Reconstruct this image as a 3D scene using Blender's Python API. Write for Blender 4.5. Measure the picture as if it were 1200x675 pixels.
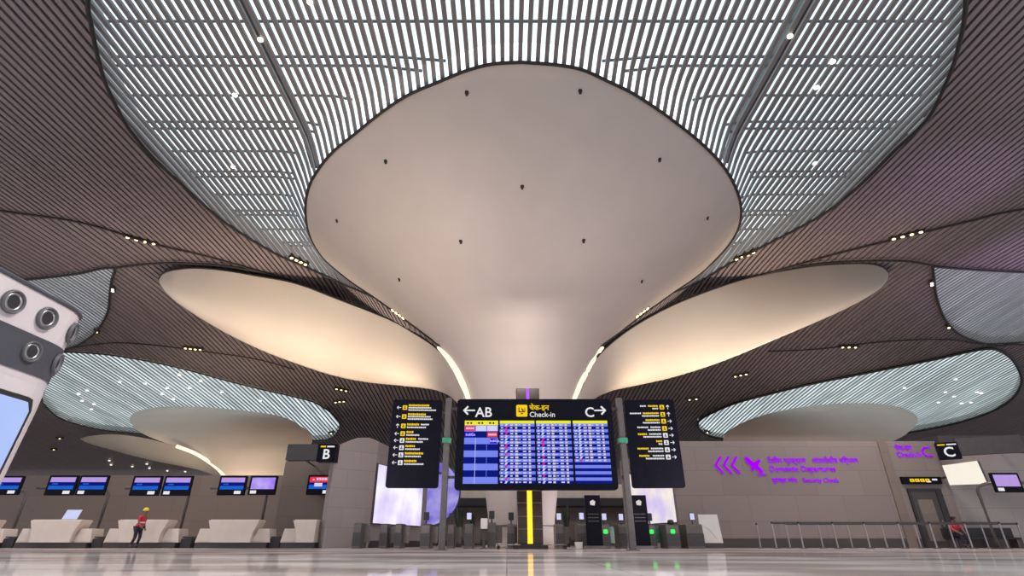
import bpy, bmesh, math, random
from mathutils import Vector, Matrix
random.seed(7)
SC = bpy.context.scene
COL = SC.collection
for o in list(bpy.data.objects):
    bpy.data.objects.remove(o)

# ------------------------------------------------------------------ camera
F, PITCH, CH, CX, CY = 610.0, math.radians(26), 0.27, 594.0, 337.5
cam = bpy.data.cameras.new('camera')
co = bpy.data.objects.new('camera', cam); COL.objects.link(co)
co.location = (0, 0, CH); co.rotation_euler = (math.radians(90) + PITCH, 0, 0)
cam.sensor_width = 36; cam.lens = 36 * F / 1200; cam.shift_x = (600 - CX) / 1200
cam.clip_start = 0.05; cam.clip_end = 600
SC.camera = co

# ------------------------------------------------------------------ view, world, lights
SC.view_settings.view_transform = 'Standard'; SC.view_settings.look = 'None'
SC.view_settings.exposure = 0.0; SC.view_settings.gamma = 1.0
SC.view_settings.use_curve_mapping = False
SC.cycles.use_denoising = True
SC.cycles.max_bounces = 7; SC.cycles.diffuse_bounces = 4; SC.cycles.transparent_max_bounces = 12
SC.cycles.sample_clamp_indirect = 6

W = bpy.data.worlds.new('sky'); SC.world = W; W.use_nodes = True
nt = W.node_tree; nt.nodes.clear()
def N(nt, t, **k):
    n = nt.nodes.new(t)
    for a, b in k.items(): setattr(n, a, b)
    return n
out = N(nt, 'ShaderNodeOutputWorld'); bg = N(nt, 'ShaderNodeBackground'); tc = N(nt, 'ShaderNodeTexCoord')
sp = N(nt, 'ShaderNodeSeparateXYZ'); rp = N(nt, 'ShaderNodeValToRGB'); no = N(nt, 'ShaderNodeTexNoise'); r2 = N(nt, 'ShaderNodeValToRGB')
mx = N(nt, 'ShaderNodeMixRGB', blend_type='MULTIPLY')
nt.links.new(tc.outputs['Generated'], sp.inputs[0]); nt.links.new(sp.outputs['Z'], rp.inputs[0])
e = rp.color_ramp.elements
e[0].position = 0.0; e[0].color = (0.30, 0.26, 0.26, 1)
e[1].position = 0.75; e[1].color = (1.75, 1.85, 1.88, 1)
x = e.new(0.02); x.color = (0.60, 0.52, 0.52, 1)
x = e.new(0.42); x.color = (0.66, 0.59, 0.60, 1)
x = e.new(0.56); x.color = (1.7, 1.78, 1.78, 1)
no.inputs['Scale'].default_value = 3.4; no.inputs['Detail'].default_value = 3
nt.links.new(tc.outputs['Generated'], no.inputs['Vector']); nt.links.new(no.outputs['Fac'], r2.inputs[0])
r2.color_ramp.elements[0].position = .38; r2.color_ramp.elements[0].color = (.60, .82, 1.05, 1)
r2.color_ramp.elements[1].position = .62; r2.color_ramp.elements[1].color = (1.15, 1.15, 1.1, 1)
mx.inputs[0].default_value = 1
nt.links.new(rp.outputs[0], mx.inputs[1]); nt.links.new(r2.outputs[0], mx.inputs[2])
nt.links.new(mx.outputs[0], bg.inputs[0]); nt.links.new(bg.outputs[0], out.inputs[0])
bg.inputs[1].default_value = 1.0

def light(name, kind, loc, energy, color, size=1.0, target=None, angle=90, blend=.8):
    l = bpy.data.lights.new(name, kind); l.energy = energy; l.color = color
    if kind == 'AREA': l.shape = 'DISK'; l.size = size
    else: l.shadow_soft_size = size
    if kind == 'SPOT': l.spot_size = math.radians(angle); l.spot_blend = blend
    o = bpy.data.objects.new(name, l); COL.objects.link(o); o.location = loc
    if target is not None:
        o.rotation_euler = (Vector(target) - Vector(loc)).to_track_quat('-Z', 'Y').to_euler()
    return o
WARM = (1.0, .84, .62)
NEUT = (1.0, .90, .86)
# floodlights washing the undersides of the column petals
light('petal_floodlight', 'SPOT', (-8.5, 32.0, 4.6), 3700, WARM, .8, (-11, 36.5, 12), 140, 1)
light('petal_floodlight', 'SPOT', (10.3, 32.0, 4.6), 3700, WARM, .8, (12.8, 36.5, 12), 140, 1)
light('petal_floodlight', 'SPOT', (-16, 32.0, 5.5), 3400, WARM, .8, (-18, 36.5, 14), 140, 1)
light('petal_floodlight', 'SPOT', (18, 32.0, 5.5), 3400, WARM, .8, (20, 36.5, 14), 140, 1)
light('petal_floodlight', 'SPOT', (-9.5, 17.0, 3.0), 2300, (1.0, .82, .62), 1.0, (-6, 24, 17), 110, 1)
light('column_fill', 'SPOT', (-6.5, 17.0, .5), 1900, (1, .90, .92), 1.5, (.0, 28, 11.5), 110, 1)  # unseen fill spots added to brighten the front petal and shaft
light('column_fill', 'SPOT', (8.0, 17.0, .5), 1700, (1, .88, .94), 1.5, (1.5, 28, 11.5), 110, 1)
light('column_fill', 'SPOT', (-2.6, 26.6, .3), 520, (.92, .87, 1.0), .15, (-.4, 28.3, 2.6), 100, 1)
light('column_fill', 'SPOT', (4.3, 26.6, .3), 520, (.92, .87, 1.0), .15, (2.0, 28.3, 2.6), 100, 1)
# unseen hall fills added to light the flared columns further back
light('far_hall_fill', 'SPOT', (-24, 44, 3.5), 4200, WARM, .8, (-25, 55, 11), 130, 1)
light('far_hall_fill', 'SPOT', (-37, 50, 3.0), 2600, WARM, .8, (-41, 61, 11), 110, 1)
light('far_hall_fill', 'SPOT', (28, 44, 4), 1100, (1, .9, .9), .8, (29, 56, 12), 120, 1)
light('slat_floodlight', 'SPOT', (36, 29, 8.0), 3600, (.70, .50, 1.0), .6, (38, 33, 18), 90, 1)
light('slat_floodlight', 'SPOT', (30, 21, 8.0), 2200, (.70, .50, 1.0), .6, (24, 24, 18), 50, 1)
light('slat_floodlight', 'SPOT', (-27, 29, 7), 1500, (1, .88, .78), .6, (-27, 35, 18), 130, 1)
light('hall_top_fill', 'AREA', (-20, 24, 12), 1200, NEUT, 4, (-21, 29, 0))  # unseen fill discs added to brighten desks, wall and floor
light('hall_top_fill', 'AREA', (18, 23, 12), 1100, NEUT, 4, (18, 28.5, 1.5))
light('hall_top_fill', 'AREA', (1, 20, 9.5), 500, NEUT, 3, (1, 25, 0))
light('hall_top_fill', 'AREA', (1.5, 3.0, 6), 330, NEUT, 1.6, (-3.1, 3.0, 1.2))  # added to brighten the kiosk front, no lamp body here

# ------------------------------------------------------------------ pixel <-> world
SP_, CP_ = math.sin(PITCH), math.cos(PITCH)
def ray(u, v):
    dx = (u - CX) / F; dy = (CY - v) / F
    return dx, CP_ - SP_ * dy, SP_ + CP_ * dy
def atY(u, v, Y):
    r = ray(u, v); t = Y / r[1]
    return Vector((r[0] * t, Y, CH + r[2] * t))
def atz(u, v, z):
    r = ray(u, v); t = (z - CH) / r[2]
    return Vector((r[0] * t, r[1] * t, z))
def XatY(u, Y, z=0.0):           # world x of column u on plane Y at height z
    d = Y * CP_ + (z - CH) * SP_
    return (u - CX) / F * d

# ------------------------------------------------------------------ height of the flowing ceiling
AX, AY = 0.75, 29.0
PROF = [(1.62, 0), (1.66, 1.0), (1.87, 2.6), (2.3, 5), (3.1, 7.5), (3.75, 9), (4.8, 10.7), (6.3, 12.05), (7.9, 13.2),
        (10.1, 14.85), (11.5, 15.95), (12.6, 16.95), (13.4, 17.65), (14.2, 18.0), (400, 18.0)]
def interp(tab, x):
    if x <= tab[0][0]: return tab[0][1]
    for (a, b), (c, d) in zip(tab, tab[1:]):
        if x <= c: return b + (d - b) * (x - a) / (c - a)
    return tab[-1][1]
def slope_far(Y):
    d = Y - 38.0
    if d < -6: return 0.0
    if d < 6: return .13 * (d + 6) ** 2 / 24
    return min(.13 * d, 7.0)
def C(x, y):
    dy = y - AY
    if dy > 0: dy *= 0.42
    r = math.hypot(x - AX, dy)
    return interp(PROF, r) - slope_far(y)
def onC(u, v, off=0.0):
    r = ray(u, v)
    t, dt = 3.0, .5
    while t < 500:
        if CH + r[2] * t >= C(r[0] * t, r[1] * t): break
        t += dt
        if t > 60: dt = 1.0
    a, b = t - dt, t
    for _ in range(24):
        m = (a + b) / 2
        if CH + r[2] * m >= C(r[0] * m, r[1] * m): b = m
        else: a = m
    b += off
    return Vector((r[0] * b, r[1] * b, CH + r[2] * b))
def spline(pts, n=6):
    o = []
    P = [Vector((p[0], p[1])) for p in pts]
    for i in range(len(P) - 1):
        p0 = P[max(i - 1, 0)]; p1 = P[i]; p2 = P[i + 1]; p3 = P[min(i + 2, len(P) - 1)]
        for k in range(n):
            t = k / n
            o.append(.5 * ((2 * p1) + (p2 - p0) * t + (2 * p0 - 5 * p1 + 4 * p2 - p3) * t * t + (3 * p1 - p0 - 3 * p2 + p3) * t ** 3))
    o.append(P[-1])
    return [(p.x, p.y) for p in o]

# ------------------------------------------------------------------ materials
def pm(name, col, rough=.6, metal=0.0, var=.10, scale=6.0, stretch=None, bump=0.0, spec=.5, coat=0):
    m = bpy.data.materials.new(name); m.use_nodes = True
    t = m.node_tree; b = t.nodes['Principled BSDF']
    tc = N(t, 'ShaderNodeTexCoord'); mp = N(t, 'ShaderNodeMapping'); n = N(t, 'ShaderNodeTexNoise'); r = N(t, 'ShaderNodeValToRGB')
    if stretch: mp.inputs['Scale'].default_value = stretch
    n.inputs['Scale'].default_value = scale; n.inputs['Detail'].default_value = 4
    t.links.new(tc.outputs['Object'], mp.inputs[0]); t.links.new(mp.outputs[0], n.inputs['Vector']); t.links.new(n.outputs['Fac'], r.inputs[0])
    r.color_ramp.elements[0].position = .3; r.color_ramp.elements[1].position = .7
    r.color_ramp.elements[0].color = (*[c * (1 - var) for c in col], 1)
    r.color_ramp.elements[1].color = (*[min(1, c * (1 + var)) for c in col], 1)
    t.links.new(r.outputs[0], b.inputs['Base Color'])
    b.inputs['Roughness'].default_value = rough; b.inputs['Metallic'].default_value = metal
    b.inputs['Specular IOR Level'].default_value = spec; b.inputs['Coat Weight'].default_value = coat
    if bump:
        bp = N(t, 'ShaderNodeBump'); bp.inputs['Strength'].default_value = bump; bp.inputs['Distance'].default_value = .02
        t.links.new(n.outputs['Fac'], bp.inputs['Height']); t.links.new(bp.outputs[0], b.inputs['Normal'])
    return m
def em(name, col, s=1.0, var=0.0, scale=3.0, col2=None):
    m = bpy.data.materials.new(name); m.use_nodes = True
    t = m.node_tree; t.nodes.clear()
    o = N(t, 'ShaderNodeOutputMaterial'); e = N(t, 'ShaderNodeEmission'); e.inputs[1].default_value = s
    t.links.new(e.outputs[0], o.inputs[0])
    tc = N(t, 'ShaderNodeTexCoord'); n = N(t, 'ShaderNodeTexNoise'); r = N(t, 'ShaderNodeValToRGB')
    n.inputs['Scale'].default_value = scale
    t.links.new(tc.outputs['Object'], n.inputs['Vector']); t.links.new(n.outputs['Fac'], r.inputs[0]); t.links.new(r.outputs[0], e.inputs[0])
    r.color_ramp.elements[0].position = .35; r.color_ramp.elements[1].position = .65
    r.color_ramp.elements[0].color = (*col, 1)
    r.color_ramp.elements[1].color = (*(col2 or [c * (1 + var) for c in col]), 1)
    return m
def srgb(r, g, b):
    f = lambda c: (c / 255 / 12.92) if c < 11 else ((c / 255 + .055) / 1.055) ** 2.4
    return f(r), f(g), f(b)

M = {}
M['slat'] = pm('bronze_slat', (.29, .228, .238), .48, .25, .12, 1.2, (6, .25, 1))
M['slat_far'] = pm('bronze_slat_fine', (.28, .222, .23), .45, .3, .15, .8, (5, .2, 1))
M['slat_thin'] = pm('silver_grey_slat', (.34, .34, .335), .4, .4, .15, 1.2, (6, .25, 1))
M['slat_sky'] = pm('grey_brown_slat', (.215, .19, .187), .5, .2, .1, 1.2, (6, .25, 1))
M['backing'] = pm('dark_backing', (.17, .132, .135), .8, 0, .2, .5)
M['seam'] = pm('dark_seam', (.03, .024, .022), .6, .2, .1, 2)
M['steel'] = pm('painted_steel', (.10, .105, .11), .5, .4, .1, 2)
M['curb'] = pm('white_curb', (.6, .6, .58), .6, 0, .05, 1)
M['petal'] = pm('cream_plaster_shell', (.53, .45, .405), .55, 0, .03, .35, (2.2, 2.2, .15))
M['petal_far'] = pm('cream_plaster_far', (.56, .475, .41), .6, 0, .04, .3)
M['glow'] = em('seam_glow', (1.0, .86, .66), 1.25, .1, 4)
def glass_mat(name, trans_col, clear, scale, sheen=0):
    m = bpy.data.materials.new(name); m.use_nodes = True
    t = m.node_tree; t.nodes.clear()
    o = N(t, 'ShaderNodeOutputMaterial'); mixs = N(t, 'ShaderNodeMixShader')
    tl = N(t, 'ShaderNodeBsdfTranslucent'); tr = N(t, 'ShaderNodeBsdfTransparent')
    tl.inputs[0].default_value = (*trans_col, 1); tr.inputs[0].default_value = (.92, .97, 1, 1)
    tc = N(t, 'ShaderNodeTexCoord'); n = N(t, 'ShaderNodeTexNoise'); r = N(t, 'ShaderNodeValToRGB')
    n.inputs['Scale'].default_value = scale; n.inputs['Detail'].default_value = 3
    r.color_ramp.elements[0].position = .46; r.color_ramp.elements[1].position = .60
    r.color_ramp.elements[0].color = (.04, .04, .04, 1); r.color_ramp.elements[1].color = (clear, clear, clear, 1)
    t.links.new(tc.outputs['Object'], n.inputs['Vector']); t.links.new(n.outputs['Fac'], r.inputs[0])
    t.links.new(r.outputs[0], mixs.inputs[0]); t.links.new(tl.outputs[0], mixs.inputs[1]); t.links.new(tr.outputs[0], mixs.inputs[2])
    if sheen:  # streaky sheen put into the translucent colour
        mp = N(t, 'ShaderNodeMapping'); mp.inputs['Scale'].default_value = (1.6, .10, 1); n3 = N(t, 'ShaderNodeTexNoise'); n3.inputs['Scale'].default_value = .8; n3.inputs['Detail'].default_value = 3
        r3 = N(t, 'ShaderNodeValToRGB'); r3.color_ramp.elements[0].position = .3; r3.color_ramp.elements[1].position = .7
        r3.color_ramp.elements[0].color = (*[c * (1 - sheen) for c in trans_col], 1); r3.color_ramp.elements[1].color = (*[min(.95, c * (1 + sheen)) for c in trans_col], 1)
        t.links.new(tc.outputs['Object'], mp.inputs[0]); t.links.new(mp.outputs[0], n3.inputs['Vector']); t.links.new(n3.outputs['Fac'], r3.inputs[0]); t.links.new(r3.outputs[0], tl.inputs[0])
    t.links.new(mixs.outputs[0], o.inputs[0])
    return m
M['glass'] = glass_mat('fritted_roof_glass', (.80, .86, .84), .8, .12)
M['glass_far'] = glass_mat('fritted_roof_glass_far', (.50, .51, .485), .06, .1, .4)
M['glass_dim'] = glass_mat('tinted_roof_glass', (.31, .29, .30), .03, .1, .45)
def floor_mat():
    m = bpy.data.materials.new('polished_stone'); m.use_nodes = True
    t = m.node_tree; b = t.nodes['Principled BSDF']
    tc = N(t, 'ShaderNodeTexCoord'); mp = N(t, 'ShaderNodeMapping'); n = N(t, 'ShaderNodeTexNoise'); r = N(t, 'ShaderNodeValToRGB')
    mp.inputs['Scale'].default_value = (.25, .55, 1); n.inputs['Scale'].default_value = .9; n.inputs['Detail'].default_value = 6
    t.links.new(tc.outputs['Object'], mp.inputs[0]); t.links.new(mp.outputs[0], n.inputs['Vector']); t.links.new(n.outputs['Fac'], r.inputs[0])
    r.color_ramp.elements[0].position = .42; r.color_ramp.elements[0].color = (.40, .31, .27, 1)
    r.color_ramp.elements[1].position = .58; r.color_ramp.elements[1].color = (.76, .655, .61, 1)
    br = N(t, 'ShaderNodeTexBrick'); br.inputs['Scale'].default_value = 1.0; br.inputs['Brick Width'].default_value = 1.2; br.inputs['Row Height'].default_value = 1.2
    br.offset = 0; br.inputs['Mortar Size'].default_value = .006
    br.inputs['Color1'].default_value = (1, 1, 1, 1); br.inputs['Color2'].default_value = (.9, .9, .9, 1); br.inputs['Mortar'].default_value = (.5, .45, .42, 1)
    t.links.new(tc.outputs['Object'], br.inputs['Vector'])
    mm = N(t, 'ShaderNodeMixRGB', blend_type='MULTIPLY'); mm.inputs[0].default_value = 1
    t.links.new(r.outputs[0], mm.inputs[1]); t.links.new(br.outputs[0], mm.inputs[2]); t.nodes.remove(b); o = [q for q in t.nodes if q.type == 'OUTPUT_MATERIAL'][0]
    df = N(t, 'ShaderNodeBsdfDiffuse'); gl = N(t, 'ShaderNodeBsdfGlossy'); gl.inputs['Roughness'].default_value = .045; gl.inputs['Color'].default_value = (.95, .92, .93, 1)
    ms = N(t, 'ShaderNodeMixShader'); ms.inputs[0].default_value = .46
    t.links.new(mm.outputs[0], df.inputs['Color']); t.links.new(df.outputs[0], ms.inputs[1]); t.links.new(gl.outputs[0], ms.inputs[2]); t.links.new(ms.outputs[0], o.inputs[0])
    bp = N(t, 'ShaderNodeBump'); bp.inputs['Strength'].default_value = .012; bp.inputs['Distance'].default_value = .01
    n2 = N(t, 'ShaderNodeTexNoise'); n2.inputs['Scale'].default_value = 1.5
    t.links.new(tc.outputs['Object'], n2.inputs['Vector']); t.links.new(n2.outputs['Fac'], bp.inputs['Height']); t.links.new(bp.outputs[0], gl.inputs['Normal'])
    return m
M['floor'] = floor_mat()
def wall_mat(name, col, bw, bh, rough=.5):
    m = bpy.data.materials.new(name); m.use_nodes = True
    t = m.node_tree; b = t.nodes['Principled BSDF']
    tc = N(t, 'ShaderNodeTexCoord'); sx = N(t, 'ShaderNodeSeparateXYZ'); ad = N(t, 'ShaderNodeMath', operation='ADD'); cb = N(t, 'ShaderNodeCombineXYZ')
    t.links.new(tc.outputs['Object'], sx.inputs[0]); t.links.new(sx.outputs[0], ad.inputs[0]); t.links.new(sx.outputs[1], ad.inputs[1])
    t.links.new(ad.outputs[0], cb.inputs[0]); t.links.new(sx.outputs[2], cb.inputs[1])
    br = N(t, 'ShaderNodeTexBrick'); br.offset = .5; br.inputs['Scale'].default_value = 1
    br.inputs['Brick Width'].default_value = bw; br.inputs['Row Height'].default_value = bh; br.inputs['Mortar Size'].default_value = .008
    br.inputs['Color1'].default_value = (*col, 1); br.inputs['Color2'].default_value = (*[c * .9 for c in col], 1); br.inputs['Mortar'].default_value = (*[c * .6 for c in col], 1)
    t.links.new(cb.outputs[0], br.inputs['Vector']); t.links.new(br.outputs[0], b.inputs['Base Color'])
    b.inputs['Roughness'].default_value = rough
    return m
M['wall'] = wall_mat('stone_wall_panel', (.225, .182, .165), 2.4, 1.2)
M['wall_dark'] = wall_mat('brown_wall_panel', (.185, .142, .118), 3.0, 1.5)
M['wall_light'] = wall_mat('grey_wall_panel', (.32, .28, .27), 1.8, .9)
M['skirt'] = pm('dark_skirting', (.05, .042, .042), .4, 0, .1, 3)
M['black'] = pm('black_satin_panel', (.006, .006, .012), .45, 0, .2, 4, spec=.08)
M['blackmatt'] = pm('black_matt', (.02, .019, .022), .6, 0, .2, 5)
M['white'] = pm('white_solid_surface', (.72, .68, .65), .4, 0, .04, 2)
M['warmwhite'] = pm('warm_white_counter', (.66, .57, .50), .4, 0, .05, 2)
M['chrome'] = pm('brushed_steel', (.45, .44, .45), .32, .9, .1, 8, (1, 1, 20))
M['gate'] = pm('grey_gate_cabinet', (.14, .125, .12), .4, .4, .1, 5)
M['mast'] = pm('dark_mirror_cladding', (.07, .055, .05), .18, .6, .15, 3)
M['darkgrey'] = pm('dark_grey_paint', (.06, .055, .058), .5, .1, .1, 4)
M['rubber'] = pm('grey_rubber_ring', (.10, .10, .11), .5, 0, .1, 10)
M['band'] = pm('charcoal_band', (.065, .065, .08), .45, 0, .1, 6)
M['kwhite'] = pm('kiosk_white', (.62, .56, .57), .38, 0, .03, 3)
M['red'] = pm('red_vest_cloth', (.55, .03, .05), .8, 0, .15, 14)
M['navy'] = pm('dark_trouser_cloth', (.02, .02, .035), .9, 0, .2, 14)
M['yellow'] = pm('yellow_helmet', (.75, .60, .04), .4, 0, .05, 5)
M['skin'] = pm('brown_skin', (.22, .12, .08), .6, 0, .08, 10)
M['hair'] = pm('black_hair', (.012, .010, .010), .7, 0, .2, 20)
M['reflect'] = pm('reflective_strip', (.7, .7, .65), .4, 0, .05, 9)
M['leaf'] = pm('dark_leaf', (.02, .035, .015), .5, 0, .3, 5)
M['greenglass'] = pm('green_glass', (.05, .30, .18), .1, 0, .1, 4)
# things that give off light
M['t_white'] = em('lit_white_lettering', (.80, .80, .82), 1.0, .03)
M['t_yellow'] = em('lit_yellow_lettering', (.95, .62, .01), 1.0, .03)
M['t_purple'] = em('lit_purple_lettering', (.37, .0, .88), 1.12, .05)
M['s_light'] = em('screen_light_blue', srgb(118, 132, 236), 1.0, .06)
M['s_dark'] = em('screen_dark_blue', srgb(14, 26, 120), 1.0, .06)
M['s_yel'] = em('screen_yellow', srgb(238, 232, 40), 1.0, .03)
M['s_red'] = em('screen_red', srgb(235, 52, 70), 1.0, .05)
M['s_blue'] = em('screen_blue', srgb(30, 30, 215), 1.0, .05)
M['s_pale'] = em('screen_pale', srgb(205, 208, 245), 1.0, .05)
M['s_mag'] = em('screen_magenta', srgb(215, 35, 165), 1.0, .05)
M['s_cream'] = em('screen_cream', srgb(215, 205, 205), 1.0, .05)
M['s_lav'] = em('screen_lavender', srgb(180, 150, 220), 1.0, .05)
M['s_sky'] = em('screen_bright_blue', srgb(30, 95, 200), 1.0, .08)
M['s_vio'] = em('screen_violet', srgb(150, 110, 235), 1.0, 0, 1.2, srgb(190, 170, 245))
M['kscreen'] = em('kiosk_screen', srgb(176, 196, 248), 1.0, .06, 2)
M['ad'] = em('advert_screen', srgb(250, 244, 252), 1.08, 0, .55, srgb(205, 195, 245))
M['ad2'] = em('advert_screen_flower', srgb(214, 200, 240), 1.0, 0, .7, srgb(250, 240, 225))
M['globe'] = em('globe_screen', srgb(120, 105, 220), .85, 0, .9, srgb(190, 180, 245))
M['cream_lit'] = em('cream_lit_panel', srgb(250, 240, 225), 1.0, .02)
M['lamp'] = em('lamp_lens', (1.0, .74, .34), 5.0, .05)
M['lampw'] = em('white_lamp_lens', (1.0, .93, .78), 3.0, .05)
M['strip_y'] = em('yellow_light_strip', (1.0, .60, .03), 1.6, .1)
M['strip_p'] = em('purple_light_strip', (.45, .12, 1.0), 1.1, .1)
M['green'] = em('green_indicator', (.05, .85, .12), 1.3, .05)

# ------------------------------------------------------------------ mesh building
class MB:
    def __init__(s): s.v = []; s.f = []; s.m = []
    def add(s, vs, fs, mi=0):
        b = len(s.v); s.v += [tuple(v) for v in vs]
        for f in fs: s.f.append([b + i for i in f]); s.m.append(mi)
        return s
    def box(s, a, b, mi=0):
        (x0, y0, z0), (x1, y1, z1) = a, b
        return s.add([(x0, y0, z0), (x1, y0, z0), (x1, y1, z0), (x0, y1, z0), (x0, y0, z1), (x1, y0, z1), (x1, y1, z1), (x0, y1, z1)],
                     [(0, 3, 2, 1), (4, 5, 6, 7), (0, 1, 5, 4), (1, 2, 6, 5), (2, 3, 7, 6), (3, 0, 4, 7)], mi)
    def prism(s, pts, y0, y1, mi=0):       # outline in x,z; extruded along y
        n = len(pts)
        vs = [(p[0], y0, p[1]) for p in pts] + [(p[0], y1, p[1]) for p in pts]
        fs = [list(range(n)), list(range(2 * n - 1, n - 1, -1))] + [(i, i + n, (i + 1) % n + n, (i + 1) % n) for i in range(n)]
        return s.add(vs, fs, mi)
    def slab(s, pts, z0, z1, mi=0):        # outline in x,y; extruded up
        n = len(pts)
        vs = [(p[0], p[1], z0) for p in pts] + [(p[0], p[1], z1) for p in pts]
        fs = [list(range(n - 1, -1, -1)), list(range(n, 2 * n))] + [(i, (i + 1) % n, (i + 1) % n + n, i + n) for i in range(n)]
        return s.add(vs, fs, mi)
    def rquad(s, x0, x1, z0, z1, y, mi=0):
        return s.add([(x0, y, z0), (x1, y, z0), (x1, y, z1), (x0, y, z1)], [(0, 1, 2, 3)], mi)
    def tube(s, path, r, n=8, mi=0, closed_ends=True):
        P = [Vector(p) for p in path]; rings = []
        for i, p in enumerate(P):
            d = (P[min(i + 1, len(P) - 1)] - P[max(i - 1, 0)]).normalized()
            u = d.cross(Vector((0, 0, 1)))
            if u.length < 1e-3: u = d.cross(Vector((1, 0, 0)))
            u.normalize(); w = d.cross(u)
            rr = r[i] if isinstance(r, (list, tuple)) else r
            rings.append([p + u * math.cos(2 * math.pi * k / n) * rr + w * math.sin(2 * math.pi * k / n) * rr for k in range(n)])
        vs = [v for q in rings for v in q]; fs = []
        for i in range(len(P) - 1):
            for k in range(n):
                fs.append((i * n + k, i * n + (k + 1) % n, (i + 1) * n + (k + 1) % n, (i + 1) * n + k))
        if closed_ends:
            fs.append(list(range(n - 1, -1, -1))); fs.append([(len(P) - 1) * n + k for k in range(n)])
        return s.add(vs, fs, mi)
    def lathe(s, prof, c=(0, 0), n=24, mi=0):
        vs = []; fs = []
        for r, z in prof:
            for k in range(n):
                a = 2 * math.pi * k / n; vs.append((c[0] + r * math.cos(a), c[1] + r * math.sin(a), z))
        for i in range(len(prof) - 1):
            for k in range(n): fs.append((i * n + k, i * n + (k + 1) % n, (i + 1) * n + (k + 1) % n, (i + 1) * n + k))
        fs.append(list(range(n - 1, -1, -1))); fs.append([(len(prof) - 1) * n + k for k in range(n)])
        return s.add(vs, fs, mi)
    def grid(s, rows, mi=0):
        n = len(rows[0]); vs = [p for r in rows for p in r]; fs = []
        for i in range(len(rows) - 1):
            for k in range(n - 1): fs.append((i * n + k, i * n + k + 1, (i + 1) * n + k + 1, (i + 1) * n + k))
        return s.add(vs, fs, mi)
    def build(s, name, mats, parent=None, smooth=False, loc=None, bevel=0, fix=True):
        me = bpy.data.meshes.new(name); off = Vector(loc) if loc is not None else Vector((0, 0, 0))
        me.from_pydata([tuple(Vector(v) - off) for v in s.v], [], s.f)
        ms = mats if isinstance(mats, (list, tuple)) else [mats]
        for m in ms: me.materials.append(m if not isinstance(m, str) else M[m])
        me.polygons.foreach_set('material_index', s.m)
        if fix:
            bm = bmesh.new(); bm.from_mesh(me); bmesh.ops.recalc_face_normals(bm, faces=bm.faces); bm.to_mesh(me); bm.free()
        if smooth: me.polygons.foreach_set('use_smooth', [True] * len(me.polygons))
        me.update()
        o = bpy.data.objects.new(name, me); COL.objects.link(o)
        if parent is not None: o.parent = parent
        elif loc is not None: o.location = off
        if bevel:
            b = o.modifiers.new('bevel', 'BEVEL'); b.width = bevel; b.segments = 2; b.limit_method = 'ANGLE'
        return o
def tag(o, label, cat, group=None, kind=None):
    o['label'] = label; o['category'] = cat
    if group: o['group'] = group
    if kind: o['kind'] = kind
    return o
def thing(name, label, cat, loc=(0, 0, 0), rz=0, group=None):
    o = bpy.data.objects.new(name, None); COL.objects.link(o); o.location = loc; o.rotation_euler = (0, 0, rz)
    o.empty_display_size = .2
    return tag(o, label, cat, group)
def struct(o, label=None):
    o['kind'] = 'structure'
    if label: o['label'] = label
    return o
def copy_tree(o, parent=None):
    c = o.copy(); COL.objects.link(c)
    if parent is not None: c.parent = parent
    for ch in [q for q in bpy.data.objects if q.parent == o]: copy_tree(ch, c)
    return c
def text(body, size, mat, parent, loc, name='lettering', align='LEFT', extr=.004, rot=(math.pi / 2, 0, 0), sx=1.0, bold=0.0):
    cu = bpy.data.curves.new('t', 'FONT'); cu.body = body; cu.size = size; cu.align_x = align; cu.extrude = extr; cu.offset = bold
    cu.resolution_u = 3
    tmp = bpy.data.objects.new('t', cu); COL.objects.link(tmp)
    me = bpy.data.meshes.new_from_object(tmp); bpy.data.objects.remove(tmp)
    me.materials.clear(); me.materials.append(M[mat])
    o = bpy.data.objects.new(name, me); COL.objects.link(o); o.parent = parent; o.location = loc; o.rotation_euler = rot; o.scale = (sx, 1, 1)
    return o
def rrect(x0, x1, z0, z1, r, n=5):
    p = []
    for cx, cz, a in ((x1 - r, z0 + r, -90), (x1 - r, z1 - r, 0), (x0 + r, z1 - r, 90), (x0 + r, z0 + r, 180)):
        for k in range(n + 1):
            t = math.radians(a + 90 * k / n); p.append((cx + r * math.cos(t), cz + r * math.sin(t)))
    return p
def arrow_pts(cx, cz, s, ang):
    P = [(-.5, .06), (.28, .06), (.05, .30), (.17, .40), (.55, 0), (.17, -.40), (.05, -.30), (.28, -.06), (-.5, -.06)]
    c, q = math.cos(ang), math.sin(ang)
    return [(cx + s * (x * c - z * q), cz + s * (x * q + z * c)) for x, z in P]

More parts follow.
